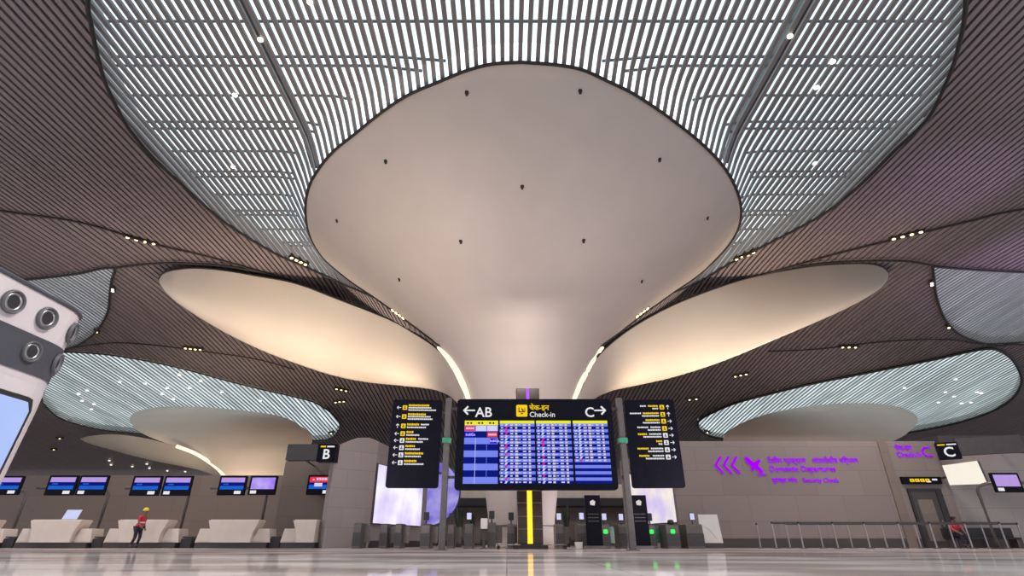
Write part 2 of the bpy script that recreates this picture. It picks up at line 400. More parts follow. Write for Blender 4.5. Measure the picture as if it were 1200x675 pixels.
# ------------------------------------------------------------------ slatted ceiling
def to_world(loop): return [onC(u, v) for u, v in loop]
def spans(loops, x):
    ys = []
    for L in loops:
        n = len(L)
        for i in range(n):
            a, b = L[i], L[(i + 1) % n]
            if (a[0] <= x) != (b[0] <= x): ys.append(a[1] + (b[1] - a[1]) * (x - a[0]) / (b[0] - a[0]))
    ys.sort()
    return [(ys[i], ys[i + 1]) for i in range(0, len(ys) - 1, 2)]
def strips(loops, pitch, w, z0, thick, ystep=.9, minlen=.15):
    mb = MB()
    xs = [p[0] for L in loops for p in L]
    i0, i1 = math.floor(min(xs) / pitch), math.ceil(max(xs) / pitch)
    for i in range(i0, i1 + 1):
        xc = (i + .5) * pitch + 1e-5; xa, xb = xc - w / 2, xc + w / 2
        A, B = spans(loops, xa), spans(loops, xb)
        if len(A) != len(B) or any(p[1] < q[0] or q[1] < p[0] for p, q in zip(A, B)):
            A = B = spans(loops, xc)
        for (a0, a1), (b0, b1) in zip(A, B):
            if max(a1 - a0, b1 - b0) < minlen: continue
            n = max(2, int(max(a1 - a0, b1 - b0) / ystep) + 2)
            vs = []; fs = []
            for k in range(n):
                t = k / (n - 1); ya = a0 + (a1 - a0) * t; yb = b0 + (b1 - b0) * t
                za = C(xa, ya) + z0; zb = C(xb, yb) + z0
                if thick: vs += [(xa, ya, za), (xb, yb, zb), (xb, yb, zb + thick), (xa, ya, za + thick)]
                else: vs += [(xa, ya, za), (xb, yb, zb)]
            if thick:
                for k in range(n - 1):
                    q = 4 * k
                    for j in range(4): fs.append((q + j, q + (j + 1) % 4, q + 4 + (j + 1) % 4, q + 4 + j))
                fs.append((3, 2, 1, 0)); e = 4 * (n - 1); fs.append((e, e + 1, e + 2, e + 3))
            else:
                for k in range(n - 1): q = 2 * k; fs.append((q, q + 1, q + 3, q + 2))
            mb.add(vs, fs)
    return mb

PET_L = spline([(612, 73), (577, 75), (546, 83), (514, 96), (479, 111), (448, 131), (417, 156), (390, 178), (372, 200), (361, 222), (358, 249), (363, 276), (377, 300), (396, 318), (414, 332), (438, 348), (456, 361), (490, 386), (515, 405)])
PET_R = spline([(612, 73), (652, 76), (683, 82), (714, 96), (741, 109), (772, 129), (799, 149), (821, 167), (843, 189), (859, 213), (868, 240), (866, 266), (850, 292), (820, 321), (790, 342), (772, 355), (755, 367), (728, 388), (705, 405)])
SKY_L = spline([(190, -450), (135, -240), (108, -90), (103, 0), (107, 30), (113, 60), (123, 96), (138, 128), (151, 151), (174, 179), (194, 199), (227, 229), (252, 252), (277, 270), (322, 297), (363, 315), (400, 332), (438, 348)])
SKY_R = spline([(1040, -450), (1098, -240), (1126, -90), (1132, 0), (1122, 60), (1107, 101), (1087, 139), (1047, 178), (1011, 214), (971, 247), (931, 270), (888, 292), (850, 312), (820, 330), (790, 342)])
CREASE_L = spline([(-700, 150), (-200, 218), (0, 247), (95, 261), (180, 286), (237, 299), (300, 317), (347, 331), (395, 349), (456, 373), (490, 391), (515, 406)])
CREASE_R = spline([(1900, 150), (1400, 215), (1200, 245), (1141, 258), (1079, 273), (1022, 287), (975, 299), (930, 312), (890, 323), (850, 333), (820, 343), (785, 357), (755, 372), (725, 392), (705, 406)])
S1 = spline([(-90, 332), (0, 330), (38, 327), (90, 321), (118, 315), (134, 315), (131, 328), (129, 342), (126, 366), (114, 387), (100, 399), (81, 408), (40, 415), (-90, 420)])
S2 = spline([(1093, 312), (1140, 316), (1200, 319), (1300, 323), (1300, 418), (1200, 404), (1172, 405), (1150, 402), (1125, 392), (1108, 375), (1098, 350), (1095, 330), (1093, 312)])[:-1]
S3 = spline([(50, 472), (46, 445), (55, 420), (71, 413), (118, 415), (166, 422), (213, 432), (265, 446), (313, 458), (340, 464), (371, 473), (395, 491), (396, 505), (376, 516), (300, 512), (200, 510), (150, 507), (110, 502), (70, 490), (50, 472)])[:-1]
S4 = spline([(818, 494), (830, 486), (860, 473), (900, 462), (950, 450), (1000, 440), (1050, 430), (1100, 420), (1140, 411), (1165, 409), (1185, 420), (1196, 438), (1196, 452), (1185, 468), (1160, 483), (1120, 496), (1070, 506), (1020, 512), (900, 516), (840, 513), (820, 503), (818, 494)])[:-1]
iL = min(range(len(PET_L)), key=lambda i: abs(PET_L[i][0] - 438) + abs(PET_L[i][1] - 348))
iR = min(range(len(PET_R)), key=lambda i: abs(PET_R[i][0] - 790) + abs(PET_R[i][1] - 342))
sky_loop = to_world(SKY_L[:-1] + PET_L[:iL + 1][::-1] + PET_R[1:iR + 1] + SKY_R[:-1][::-1])
pet_loop = to_world(PET_L + [(612, 418)] + PET_R[1:][::-1])
zoneA = to_world([(-700, -450)] + [(0, -450), (190, -450)] + [(1040, -450), (1900, -450)] + CREASE_R + [(612, 418)] + CREASE_L[::-1])
w1, w2, w3, w4 = to_world(S1), to_world(S2), to_world(S3), to_world(S4)
low = [(1500, 574), (1200, 574), (900, 574), (780, 574), (450, 574), (300, 574), (0, 574), (-300, 574)]
behind = [Vector((AX - 4.75 * math.cos(math.pi * k / 12), AY + .4 + 4.75 / .42 * math.sin(math.pi * k / 12), 0)) for k in range(13)]
zoneB = to_world([p for p in CREASE_L if p[0] > -300]) + behind + to_world([p for p in CREASE_R[::-1] if p[0] < 1500] + low)

ca = struct(strips([zoneA, sky_loop, pet_loop], .36, .22, 0, .10).build('ceiling', 'slat', fix=False), 'bronze slatted ceiling flowing over the hall')
struct(strips([zoneA, sky_loop, pet_loop], .36, .3602, .20, 0).build('ceiling_backing', 'backing', ca, fix=False))
cb = struct(strips([zoneB, w1, w2, w3, w4], .46, .30, .10, .10, 1.6).build('ceiling', 'slat_far', fix=False), 'finer slatted ceiling behind the white petals')
struct(strips([zoneB, w1, w2, w3, w4], .46, .4603, .28, 0, 1.6).build('ceiling_backing', 'backing', cb, fix=False))

def skylight(i, loops, pitch, w, glass, goff, lab, dark=None, curb_path=None, purlin=2.4, beams=()):
    s = struct(strips(loops, pitch, w, 0, .13 if i == 1 else .05, .9 if i == 1 else 1.6).build('window_%d' % i, 'slat_sky' if i == 1 else 'slat_thin', fix=False), lab)
    struct(strips(loops, 1.2, 1.201, goff, 0, 1.5).build('window_glass', glass, s, fix=False))
    fr = MB()
    ys = [p[1] for L in loops for p in L]; xs = [p[0] for L in loops for p in L]
    y = min(ys) + .5; k = 0
    while purlin and y < max(ys):
        sw = [[(p[1], p[0]) for p in L] for L in loops]
        for a, b in spans(sw, y):
            n = max(2, int((b - a) / .8)); pts = [(px, y) for px in (a + (b - a) * q / (n - 1) for q in range(n)) if C(px, y) > 17.6]
            if len(pts) < 2: continue
            if any(q1[0] - q0[0] > 2 for q0, q1 in zip(pts, pts[1:])): continue
            rows = [[(px, y - .03, C(px, y) + goff - .16), (px, y + .03, C(px, y) + goff - .16), (px, y + .03, C(px, y) + goff - .04), (px, y - .03, C(px, y) + goff - .04), (px, y - .03, C(px, y) + goff - .16)] for px, _ in pts]
            fr.grid(rows)
        y += purlin if k % 3 else purlin * .28
        k += 1
    for bx in beams:
        for a, b in spans(loops, bx):
            n = max(2, int((b - a) / 1.5)); r = []
            for q in range(n):
                yy = a + (b - a) * q / (n - 1); z = C(bx, yy) + goff
                r.append([(bx - .16, yy, z - .45), (bx + .16, yy, z - .45), (bx + .16, yy, z - .05), (bx - .16, yy, z - .05), (bx - .16, yy, z - .45)])
            fr.grid(r)
    struct(fr.build('window_frame', 'steel', s))
    if curb_path:
        cbm = MB()
        for path in curb_path:
            P = [onC(u, v) for u, v in path]
            cbm.grid([[p + Vector((0, 0, .02)) for p in P], [p + Vector((0, 0, goff + .06)) for p in P]])
        struct(cbm.build('window_curb', 'curb', s))
    return s
skylight(1, [sky_loop], .36, .175, 'glass', 1.2, 'large louvred skylight above the hall', curb_path=[SKY_L, SKY_R], beams=(-10.2, 11.5), purlin=1.7)
skylight(2, [w1], .36, .17, 'glass_dim', .9, 'small louvred skylight behind the white kiosk', curb_path=[S1], purlin=0)
skylight(3, [w2], .36, .17, 'glass_dim', .9, 'dim louvred skylight over the monitor with lavender screen', curb_path=[S2], purlin=0)
skylight(4, [w3], .50, .17, 'glass_far', .7, 'pale louvred skylight above the check-in desks', curb_path=[S3 + S3[:1]], purlin=0)
skylight(5, [w4], .50, .17, 'glass_far', .7, 'pale louvred skylight above the purple lettered wall', curb_path=[S4 + S4[:1]], purlin=0)

tn = 0
def trim(path, r, mat='seam', off=-.25, closed=False):
    global tn; tn += 1
    P = [onC(u, v, off) for u, v in (path + path[:1] if closed else path)]
    return struct(MB().tube(P, r, 6).build('trim_%d' % tn, mat, smooth=True))
trim(SKY_L, .085); trim(SKY_R, .085)
trim([p for p in CREASE_L if p[0] < 352], .07); trim([p for p in CREASE_R if p[0] > 850], .07)
for s in (S1, S2): trim(s, .09, closed=True)
trim(S4, .14, closed=True); trim(S3, .07, closed=True)
trim(spline([(134, 314), (180, 309), (230, 309), (280, 314), (330, 326)]), .08)
trim(spline([(1093, 311), (1060, 306), (1010, 306), (970, 308), (930, 313)]), .08)
trim(spline([(81, 408), (130, 402), (175, 404), (240, 412), (300, 421), (345, 433)]), .06)
trim(spline([(900, 412), (960, 409), (1040, 400), (1110, 398), (1150, 403), (1200, 401)]), .06)

# ------------------------------------------------------------------ flared columns
col = thing('flared_column', 'giant flared white column spreading into petals above the departure display', 'column', (AX, AY, 0))
def xy_at(curve, v):
    for a, b in zip(curve, curve[1:]):
        if (a[1] <= v <= b[1]): return a[0] + (b[0] - a[0]) * ((v - a[1]) / (b[1] - a[1]) if b[1] != a[1] else 0)
    return curve[-1][0]
rows = []
NV, NU = 60, 48
for i in range(NV + 1):
    v = 73.2 + (404.5 - 73.2) * (i / NV) ** 1.25
    l, r = xy_at(PET_L, v), xy_at(PET_R, v)
    rows.append([onC(l + (r - l) * (.5 - .5 * math.cos(math.pi * k / NU)), v, -.12 * min(1, (404.5 - v) / 60)) for k in range(NU + 1)])
MB().grid(rows).build('front_petal', 'petal', col, True, loc=(AX, AY, 0))
prof = [(r, z) for r, z in PROF if z <= 10.7]
fine = []
for (a, b), (c_, d) in zip(prof, prof[1:]):
    for k in range(4): fine.append((a + (c_ - a) * k / 4, b + (d - b) * k / 4))
fine.append(prof[-1])
MB().lathe([(1.80, .0), (1.80, .12), (1.64, .14)] + fine[2:], (0, 0), 72).build('shaft', 'petal', col, True)
MB().lathe([(1.70, .95), (1.70, 1.0)], (0, 0), 48).build('joint_ring', 'gate', col)
MB().tube([p + Vector((0, 0, 0)) for p in [onC(u, v, -.2) for u, v in PET_L[::-1] + PET_R[1:]]], .075, 6).build('petal_edge', 'seam', col, True, loc=(AX, AY, 0))

def shell(U, L, zs, bulge, off=-.3, n=44, m=18, lipz=1.2):
    U = spline(U, 8); L = spline(L, 8)
    def at(curve, t):
        q = t * (len(curve) - 1); i = min(int(q), len(curve) - 2); f_ = q - i
        return curve[i][0] * (1 - f_) + curve[i + 1][0] * f_, curve[i][1] * (1 - f_) + curve[i + 1][1] * f_
    rows = []
    for i in range(n + 1):
        t = (i / n) ** 1.3
        a = atY(*at(U, t), interp(YU, t)); u, v = at(L, t)
        b = atz(u, v, interp(zs, t)) if t > 0 else a.copy()
        row = []
        for k in range(m + 1):
            s = k / m
            p = a.lerp(b, s) + Vector((0, -.3, -1)).normalized() * bulge * math.sin(math.pi * s) * min(1, 4 * t)
            row.append(p)
        for k in (1, 2, 3):      # lip curling back up to the ceiling
            row.append(b + Vector((0, 1.0 * k * min(1, 4 * t), lipz * .28 * k * k * min(1, 4 * t))))
        rows.append(row)
    return MB().grid(rows), [r[m] for r in rows], [r[0] for r in rows]
UL = [(187, 326), (192, 320), (205, 316), (230, 314), (265, 317), (300, 323), (347, 332), (395, 350), (456, 374), (490, 393), (513, 409), (530, 430), (543, 458)]
LL = [(187, 326), (189, 335), (203, 351), (235, 373), (270, 393), (310, 412), (350, 427), (390, 440), (430, 448), (470, 452), (505, 456), (530, 463), (545, 474)]
UR = [(1041, 320), (1034, 313), (1018, 309), (990, 309), (960, 311), (925, 316), (880, 325), (835, 339), (785, 359), (740, 384), (707, 410), (692, 430), (679, 458)]
LR = [(1041, 320), (1039, 330), (1025, 343), (995, 360), (960, 376), (920, 393), (880, 410), (840, 426), (800, 439), (760, 449), (725, 456), (700, 463), (676, 474)]
YU = [(0, 33.6), (.08, 32.9), (.17, 32.5), (.3, 32.6), (.42, 33.4), (.52, 34.3), (.6, 34.3), (.68, 33.0), (.77, 31.3), (.86, 30.4), (.93, 29.6), (1, 29.0)]
ZS = [(0, 18), (.06, 17.2), (.2, 15.4), (.4, 13.2), (.6, 11.4), (.8, 9.9), (1, 8.4)]
for U, L in ((UL, LL), (UR, LR)):
    mb, lo, up = shell(U, L, ZS, .9)
    mb.build('side_petal', 'petal_far', col, True, loc=(AX, AY, 0))
    MB().tube(up, .07, 6).build('petal_edge', 'seam', col, True, loc=(AX, AY, 0))
for path in ([(514, 407), (524, 418), (533, 431), (541, 447), (547, 462), (551, 476)], [(706, 407), (697, 418), (689, 431), (681, 447), (675, 462), (670, 476)]):
    P = [onC(u, v, -.35) for u, v in spline(path, 5)]
    n = len(P)
    MB().tube(P, [.05 + .13 * math.sin(math.pi * (.15 + .8 * i / n)) for i in range(n)], 8).build('seam_light', 'glow', col, True, loc=(AX, AY, 0))

def row_patch(rows, bulge, n=26):
    out = []
    for v, l, r, Y in rows:
        a = atY(l, v, Y); b = atY(r, v, Y); w = (b - a).length
        row = []
        for k in range(n + 1):
            s = .5 - .5 * math.cos(math.pi * k / n); p = a.lerp(b, s); q = bulge * w * (1 - (2 * s - 1) ** 2)
            d = Vector((p.x, p.y, p.z - CH)); p = p - d.normalized() * q
            row.append(p)
        out.append(row)
    return MB().grid(out)
def resample(rows, k=4):
    res = []
    cl = spline([(r[0], r[1]) for r in rows], k); cr = spline([(r[0], r[2]) for r in rows], k); cy = spline([(r[0], r[3]) for r in rows], k)
    return [(a[0], a[1], b[1], c_[1]) for a, b, c_ in zip(cl, cr, cy)]
c2 = thing('flared_column', 'pale flared column rising behind the monitors of the check-in desks', 'column', (-22, 50, 0))
MB.row = None
row_patch(resample([(476.5, 190, 235, 62), (480, 168, 275, 60.5), (485, 156, 315, 59), (491, 152, 338, 58), (498, 155, 350, 57), (507, 165, 363, 56), (517, 188, 366, 55), (527, 216, 360, 54), (540, 243, 347, 53), (555, 263, 335, 52), (570, 271, 328, 51.5), (590, 276, 322, 51), (612, 279, 319, 50.6), (632, 280, 318, 50.4)]), .10).build('front_petal', 'petal_far', c2, True, loc=(-22, 50, 0))
U2 = spline([(94, 514), (105, 511), (130, 509), (155, 511), (185, 517), (215, 527), (240, 539), (262, 556)], 6)
L2 = spline([(94, 514), (103, 519), (130, 527), (155, 534), (185, 541), (215, 547), (240, 552), (262, 558)], 6)
g = []
for i, (a, b) in enumerate(zip(U2, L2)):
    t = i / (len(U2) - 1); A = atY(a[0], a[1], 66 - 8 * t); B = atY(b[0], b[1], 70 - 9 * t)
    g.append([A.lerp(B, s / 8) + Vector((0, 0, -.5 * math.sin(math.pi * s / 8))) * min(1, 4 * t) for s in range(9)])
MB().grid(g).build('side_petal', 'petal_far', c2, True, loc=(-22, 50, 0))
P = [atY(u, v, 53 + .0 * u) for u, v in spline([(207, 523), (228, 531), (246, 542), (258, 552), (267, 565)], 5)]
MB().tube(P, .16, 8).build('seam_light', 'glow', c2, True, loc=(-22, 50, 0))
c3 = thing('flared_column', 'grey shaded flared column rising above the purple lettered wall', 'column', (24, 50, 0))
row_patch(resample([(472.5, 985, 1022, 62), (476, 948, 1050, 60.5), (482, 912, 1067, 59), (489, 886, 1075, 58), (497, 867, 1074, 57), (505, 854, 1066, 56), (513, 848, 1055, 55), (530, 850, 1020, 54), (560, 870, 980, 53), (600, 885, 960, 52), (634, 888, 955, 52)]), .10).build('front_petal', 'petal_far', c3, True, loc=(24, 50, 0))

# ------------------------------------------------------------------ floor and walls
struct(MB().add([(-160, -25, 0), (160, -25, 0), (160, 150, 0), (-160, 150, 0)], [(0, 1, 2, 3)]).build('floor', 'floor'), 'polished beige stone floor')
def wall(name, pts, h, mat, th=.4, lab=None):
    mb = MB()
    for a, b in zip(pts, pts[1:]):
        d = Vector((b[0] - a[0], b[1] - a[1])); nrm = Vector((-d.y, d.x)).normalized() * th
        if nrm.y < 0: nrm = -nrm
        mb.slab([a, b, (b[0] + nrm.x, b[1] + nrm.y), (a[0] + nrm.x, a[1] + nrm.y)], 0, h)
    return struct(mb.build(name, mat), lab)
zt = lambda v, Y: atY(600, v, Y).z
# back of the hall between the two ad walls
wall('wall_back', [(-60, 47.0), (60, 47.0)], zt(590, 47), 'wall_dark', lab='brown wall at the back of the hall')
struct(MB().box((-14, 44.6, zt(593, 45)), (18, 46.9, zt(584, 45))).build('trim_40', 'blackmatt'))
struct(MB().box((-14, 44.8, zt(584, 45) + .01), (18, 46.9, zt(568, 45))).build('trim_41', 'warmwhite'))
# brown wall behind the desks, then the block with the B sign
xl = XatY(323, 31, 1.5)
wall('wall_left', [(-80, 37), (XatY(345, 37, 3), 37)], zt(557, 37), 'wall_dark', lab='brown wall behind the check-in desks')
xb = XatY(394, 27.4, 4.6)
wall('wall_left', [(XatY(336, 30.2, 4.6), 30.2), (xb + .6, 30.2)], zt(540, 30.2), 'wall_dark', lab='brown wall block under the B sign')
# curved grey wall carrying the bright advert screen
aL = (XatY(434, 29.0, 1.2), 29.0); aR = (XatY(491, 34.5, 1.2), 34.5)
dd = Vector((aR[0] - aL[0], aR[1] - aL[1])).normalized()
p0 = (xb, 27.4); p3 = (aR[0] + dd.x * .9, aR[1] + dd.y * .9)
pts = [p0, ((p0[0] + aL[0]) / 2 - .05, (p0[1] + aL[1]) / 2 - .12), (aL[0], aL[1]), p3]
mb = MB(); path = spline(pts[:3], 8)[:-1] + [pts[2], pts[3]]
tot = len(path); rws = [[], [], [], []]
for i, (x, y) in enumerate(path):
    t = i / (tot - 1)
    h = interp([(0, zt(537, 27.4)), (.06, zt(527, 27.4)), (.2, zt(519, 27.5)), (.45, zt(513, 28)), (.7, zt(513, 28.6)), (.9, zt(517, 29)), (1, zt(536, 34.5))], t) if i < tot - 1 else zt(545, p3[1])
    rws[0].append((x, y, 0)); rws[1].append((x, y, h)); rws[2].append((x - .35, y + .45, h)); rws[3].append((x - .35, y + .45, 0))
mb.grid(rws); mb.add([rws[k][0] for k in range(4)], [(0, 1, 2, 3)]); mb.add([rws[k][-1] for k in range(4)], [(0, 1, 2, 3)])
struct(mb.build('wall_left', 'wall_light'), 'curved grey wall holding the tall bright advert')
# wall on the other side
YR = 28.5; xr0 = XatY(800, YR, 0)
hR = zt(517, YR)
bR = (XatY(797, 29.0, 1.2), 29.0); bL = (XatY(741, 34.0, 1.2), 34.0)
wall('wall_right', [(xr0, YR), (XatY(1112, YR, 3), YR)], hR, 'wall', lab='long stone wall with purple lit lettering')
d2 = Vector((bL[0] - bR[0], bL[1] - bR[1])).normalized()
mb = MB(); e1 = (bL[0] + d2.x * .9, bL[1] + d2.y * .9)
e0 = (bR[0] - d2.x * .05, bR[1] - d2.y * .05)
mb.slab([(e0[0] + .02, YR + .405), (e0[0] + .5, YR + .405), (e1[0] + .5, e1[1] + .3), e1, e0], 0, zt(520, YR))
struct(mb.build('wall_right', 'wall_light'), 'angled grey wall holding the advert behind the gates')
xs1 = XatY(1112, YR, 3)
wall('wall_right', [(xs1, YR), (xs1 + 16, YR + .2)], zt(531, YR), 'wall_light', lab='lighter wall behind the monitor with lavender screen')
mb = MB().box((xs1 + .5, YR + .3, hR - .35), (xs1 + 18, YR + 3.2, hR + .35))
struct(mb.build('trim_42', 'darkgrey'))  # dark box standing in for the band of shade above the wall
struct(MB().box((XatY(1043, YR, 3) - .05, YR - .06, 0), (XatY(1043, YR, 3) + .42, YR - .002, hR)).build('trim_43', 'wall_dark'))
def skirting(name, a, b, h=.24, th=.03):
    d = Vector((b[0] - a[0], b[1] - a[1])).normalized(); n = Vector((d.y, -d.x)) * th
    if n.y > 0: n = -n
    struct(MB().slab([a, b, (b[0] + n.x, b[1] + n.y), (a[0] + n.x, a[1] + n.y)], 0.0, h).build(name, 'skirt'))
skirting('baseboard_right', (xr0, YR - .003), (xs1, YR - .003), .42)
skirting('baseboard_right', (xs1, YR - .003), (xs1 + 16, YR + .19), .42)
skirting('baseboard_left', (-80, 36.99), (XatY(322, 37, 3), 36.99), .3)
skirting('baseboard_back', (-14, 46.99), (18, 46.99), .4)
skirting('baseboard_left', (aL[0] + .02, aL[1] - .02), (p3[0], p3[1] - .02), .32)
# door in the long wall
xd0, xd1 = XatY(1070, YR, 2.0), XatY(1100, YR, 2.0)
dr = struct(MB().box((xd0, YR - .05, 0), (xd1, YR - .003, zt(575, YR))).build('door_1', 'skirt'), 'dark recessed door under the black sign with yellow pictograms')
struct(MB().box((xd0 - .12, YR - .09, 0), (xd0, YR - .003, zt(575, YR) + .1)).box((xd1, YR - .09, 0), (xd1 + .3, YR - .003, zt(575, YR) + .1)).box((xd0, YR - .09, zt(575, YR)), (xd1, YR - .003, zt(575, YR) + .1)).build('door_frame', 'blackmatt', dr))
struct(MB().tube([(xd1 - .18, YR - .12, .95), (xd1 - .18, YR - .12, 1.25)], .02, 8).box((xd1 - .2, YR - .12, .97), (xd1 - .16, YR - .05, .99)).box((xd1 - .2, YR - .12, 1.21), (xd1 - .16, YR - .05, 1.23)).build('door_handle', 'chrome', dr))
struct(MB().box((xd0 + .25, YR - .055, .3), (xd1 - .3, YR - .049, 2.2)).build('door_panel', 'wall_dark', dr))

# ------------------------------------------------------------------ departure display
DY = 20.0
disp = thing('departure_display', 'wide black check-in display board with four blue flight screens', 'display', (1.06, DY, 0))
def loc_(o=(1.06, DY, 0)): return o
X0, X1, Z0, Z1 = -1.90, 4.02, 1.95, 5.24
MB().prism(rrect(X0, X1, Z0, Z1, .12), DY, DY + .28).build('cabinet', 'black', disp, loc=loc_())
for px in (-2.26, 4.36):
    pb = MB(); pb.box((px - .11, DY + .04, 0), (px + .11, DY + .26, 5.30))
    po = pb.build('post', 'gate', disp, loc=loc_(), bevel=.015)
    MB().box((px - .2, DY - .05, 0), (px + .2, DY + .35, .03)).build('foot_plate', 'gate', po, loc=loc_())
    for z in (2.35, 4.85):
        MB().box((min(px, X0 if px < 0 else X1), DY + .1, z), (max(px, X0 if px < 0 else X1), DY + .2, z + .09)).build('bracket', 'darkgrey', po, loc=loc_())
    MB().box((px - .16, DY - .02, 3.60), (px + .16, DY + .32, 3.78)).build('collar', 'greenglass', po, loc=loc_())
fy = DY - .004
def ZZ(v): return atY(600, v, DY).z
def XX(u, v): return XatY(u, DY, ZZ(v))
lx = -1.06
T = lambda *a, **k: text(*a, **k)
def localx(x): return x - 1.06
MB().prism(arrow_pts(XX(550, 481), ZZ(481), .44, math.pi), fy - .01, fy).build('direction_arrow', 't_white', disp, loc=loc_())
MB().prism(arrow_pts(XX(703, 481), ZZ(481), .44, 0), fy - .01, fy).build('direction_arrow', 't_white', disp, loc=loc_())
text('AB', .52, 't_white', disp, (localx(XX(557, 488)), -.006, ZZ(488.5)), bold=.006)
text('C', .52, 't_white', disp, (localx(XX(685.5, 488)), -.006, ZZ(488.5)), bold=.006)
text('\u091a\u0947\u0915-\u0907\u0928', .27, 't_yellow', disp, (localx(XX(620.5, 480)), -.006, ZZ(480.5)), bold=.004)
text('Check-in', .27, 't_white', disp, (localx(XX(620.5, 488)), -.006, ZZ(488.5)), bold=.002)
ic = MB().prism(rrect(XX(605, 481), XX(618, 481), ZZ(488.3), ZZ(474.5), .05), fy - .008, fy)
ico = ic.build('pictogram', 't_yellow', disp, loc=loc_())
cx_, cz_ = XX(611.5, 481), ZZ(481.4)
MB().box((cx_ - .13, fy - .014, cz_ - .06), (cx_ + .13, fy - .009, cz_ - .02)).box((cx_ - .13, fy - .014, cz_ - .02), (cx_ - .09, fy - .009, cz_ + .12)).box((cx_ + .02, fy - .014, cz_ - .02), (cx_ + .07, fy - .009, cz_ + .06)).box((cx_ + .10, fy - .014, cz_ - .02), (cx_ + .13, fy - .009, cz_ + .10)).box((cx_ - .02, fy - .014, cz_ + .03), (cx_ + .02, fy - .009, cz_ + .10)).box((cx_ - .05, fy - .014, cz_ - .13), (cx_ + .05, fy - .009, cz_ - .09)).build('pictogram_glyph', 'blackmatt', ico, loc=loc_())
SM = ['s_light', 's_dark', 's_yel', 's_red', 's_blue', 's_pale', 's_mag', 's_cream', 'black', 's_sky']
zt_, zb_ = ZZ(493), ZZ(567)
px_ = [(XX(543.5, 530), XX(583.5, 530)), (XX(585.5, 530), XX(627.0, 530)), (XX(629, 530), XX(670.5, 530)), (XX(673, 530), XX(714.5, 530))]
rnd = random.Random(3)
for i, (a, b) in enumerate(px_):
    mb = MB(); w = b - a; H = zt_ - zb_
    mb.box((a - .015, fy - .004, zb_ - .02), (b + .015, fy + .002, zt_ + .02), 8)
    y1 = fy - .006; y2 = fy - .009; y3 = fy - .012
    hh = .17 if i == 0 else .11
    mb.rquad(a, b, zt_ - hh, zt_, y1, 2)
    nr = 9 if i == 0 else 20
    rh = (H - hh) / nr
    for r in range(nr):
        z1 = zt_ - hh - r * rh; z0 = z1 - rh
        light_row = (r % 2 == 0)
        if i == 0:
            mb.rquad(a, b, z0, z1, y1, 0 if light_row else 1)
        else:
            mb.rquad(a, b, z0, z1, y1, 0 if light_row else 1)
            if not (i == 3 and r >= 13):
                zc = (z0 + z1) / 2
                def bar(s0, s1, mi, hz=.30):
                    mb.rquad(a + w * s0, a + w * s1, zc - rh * hz, zc + rh * hz, y2, mi)
                bar(.03, .07 + rnd.random() * .05, 5, .2); 
                mag = (i == 1 and r in (1, 2, 3, 7, 8, 10, 14, 18)) or (i == 2 and r in (5, 6, 7, 11, 13, 17)) or (i == 3 and r == 12)
                mb.prism([(a + w * .14, zc - rh * .4), (a + w * .19, zc - rh * .4), (a + w * .24, zc + rh * .4), (a + w * .17, zc + rh * .4)], y3, y2, 6 if mag else 5)
                bar(.30, .36 + rnd.random() * .04, 5 if not light_row else 7, .22)
                bar(.44, .50 + rnd.random() * .03, 7, .30)
                if light_row or rnd.random() < .3: bar(.53, .60, 5, .12)
                bar(.66, .74 + rnd.random() * .03, 5, .2)
                bar(.82, .88, 7, .3)
    if i == 0:
        def cell(r, c, mi, s=0.0, e=1.0):
            z1 = zt_ - hh - r * rh
            mb.rquad(a + w * (c / 3 + .01 + s / 3), a + w * (c / 3 + (e) / 3 - .02), z1 - rh * .92, z1 - rh * .1, y2, mi)
        cell(0, 0, 3); cell(0, 1, 5); cell(0, 2, 5); cell(1, 0, 4); cell(1, 2, 3); cell(2, 2, 4, .25)
        for c in (1, 2): mb.rquad(a + w * c / 3 - .008, a + w * c / 3 + .008, zb_, zt_ - hh - rh * 2, y2, 5 if c == 1 else 0)
        for c in range(3):
            mb.rquad(a + w * (c / 3 + .06), a + w * (c / 3 + .13), zt_ - hh * .7, zt_ - hh * .35, y2, 8); mb.rquad(a + w * (c / 3 + .17), a + w * (c / 3 + .22), zt_ - hh * .75, zt_ - hh * .3, y2, 8)
        for (r, c, s) in ((0, 0, 0), (1, 2, 0)):
            z1 = zt_ - hh - r * rh
            for q in range(5): mb.rquad(a + w * (c / 3 + .045 + q * .05), a + w * (c / 3 + .083 + q * .05), z1 - rh * .65, z1 - rh * .35, y3, 5)
    so = mb.build('flight_screen', SM, disp, loc=loc_(), fix=False)
    if i == 0:
        text('IndiGo', .13, 't_white', so, (localx(a + .05), -.016, zt_ - hh - rh * 1.68)); text('IndiGo', .13, 't_white', so, (localx(a + w * .76), -.016, zt_ - hh - rh * 2.68))

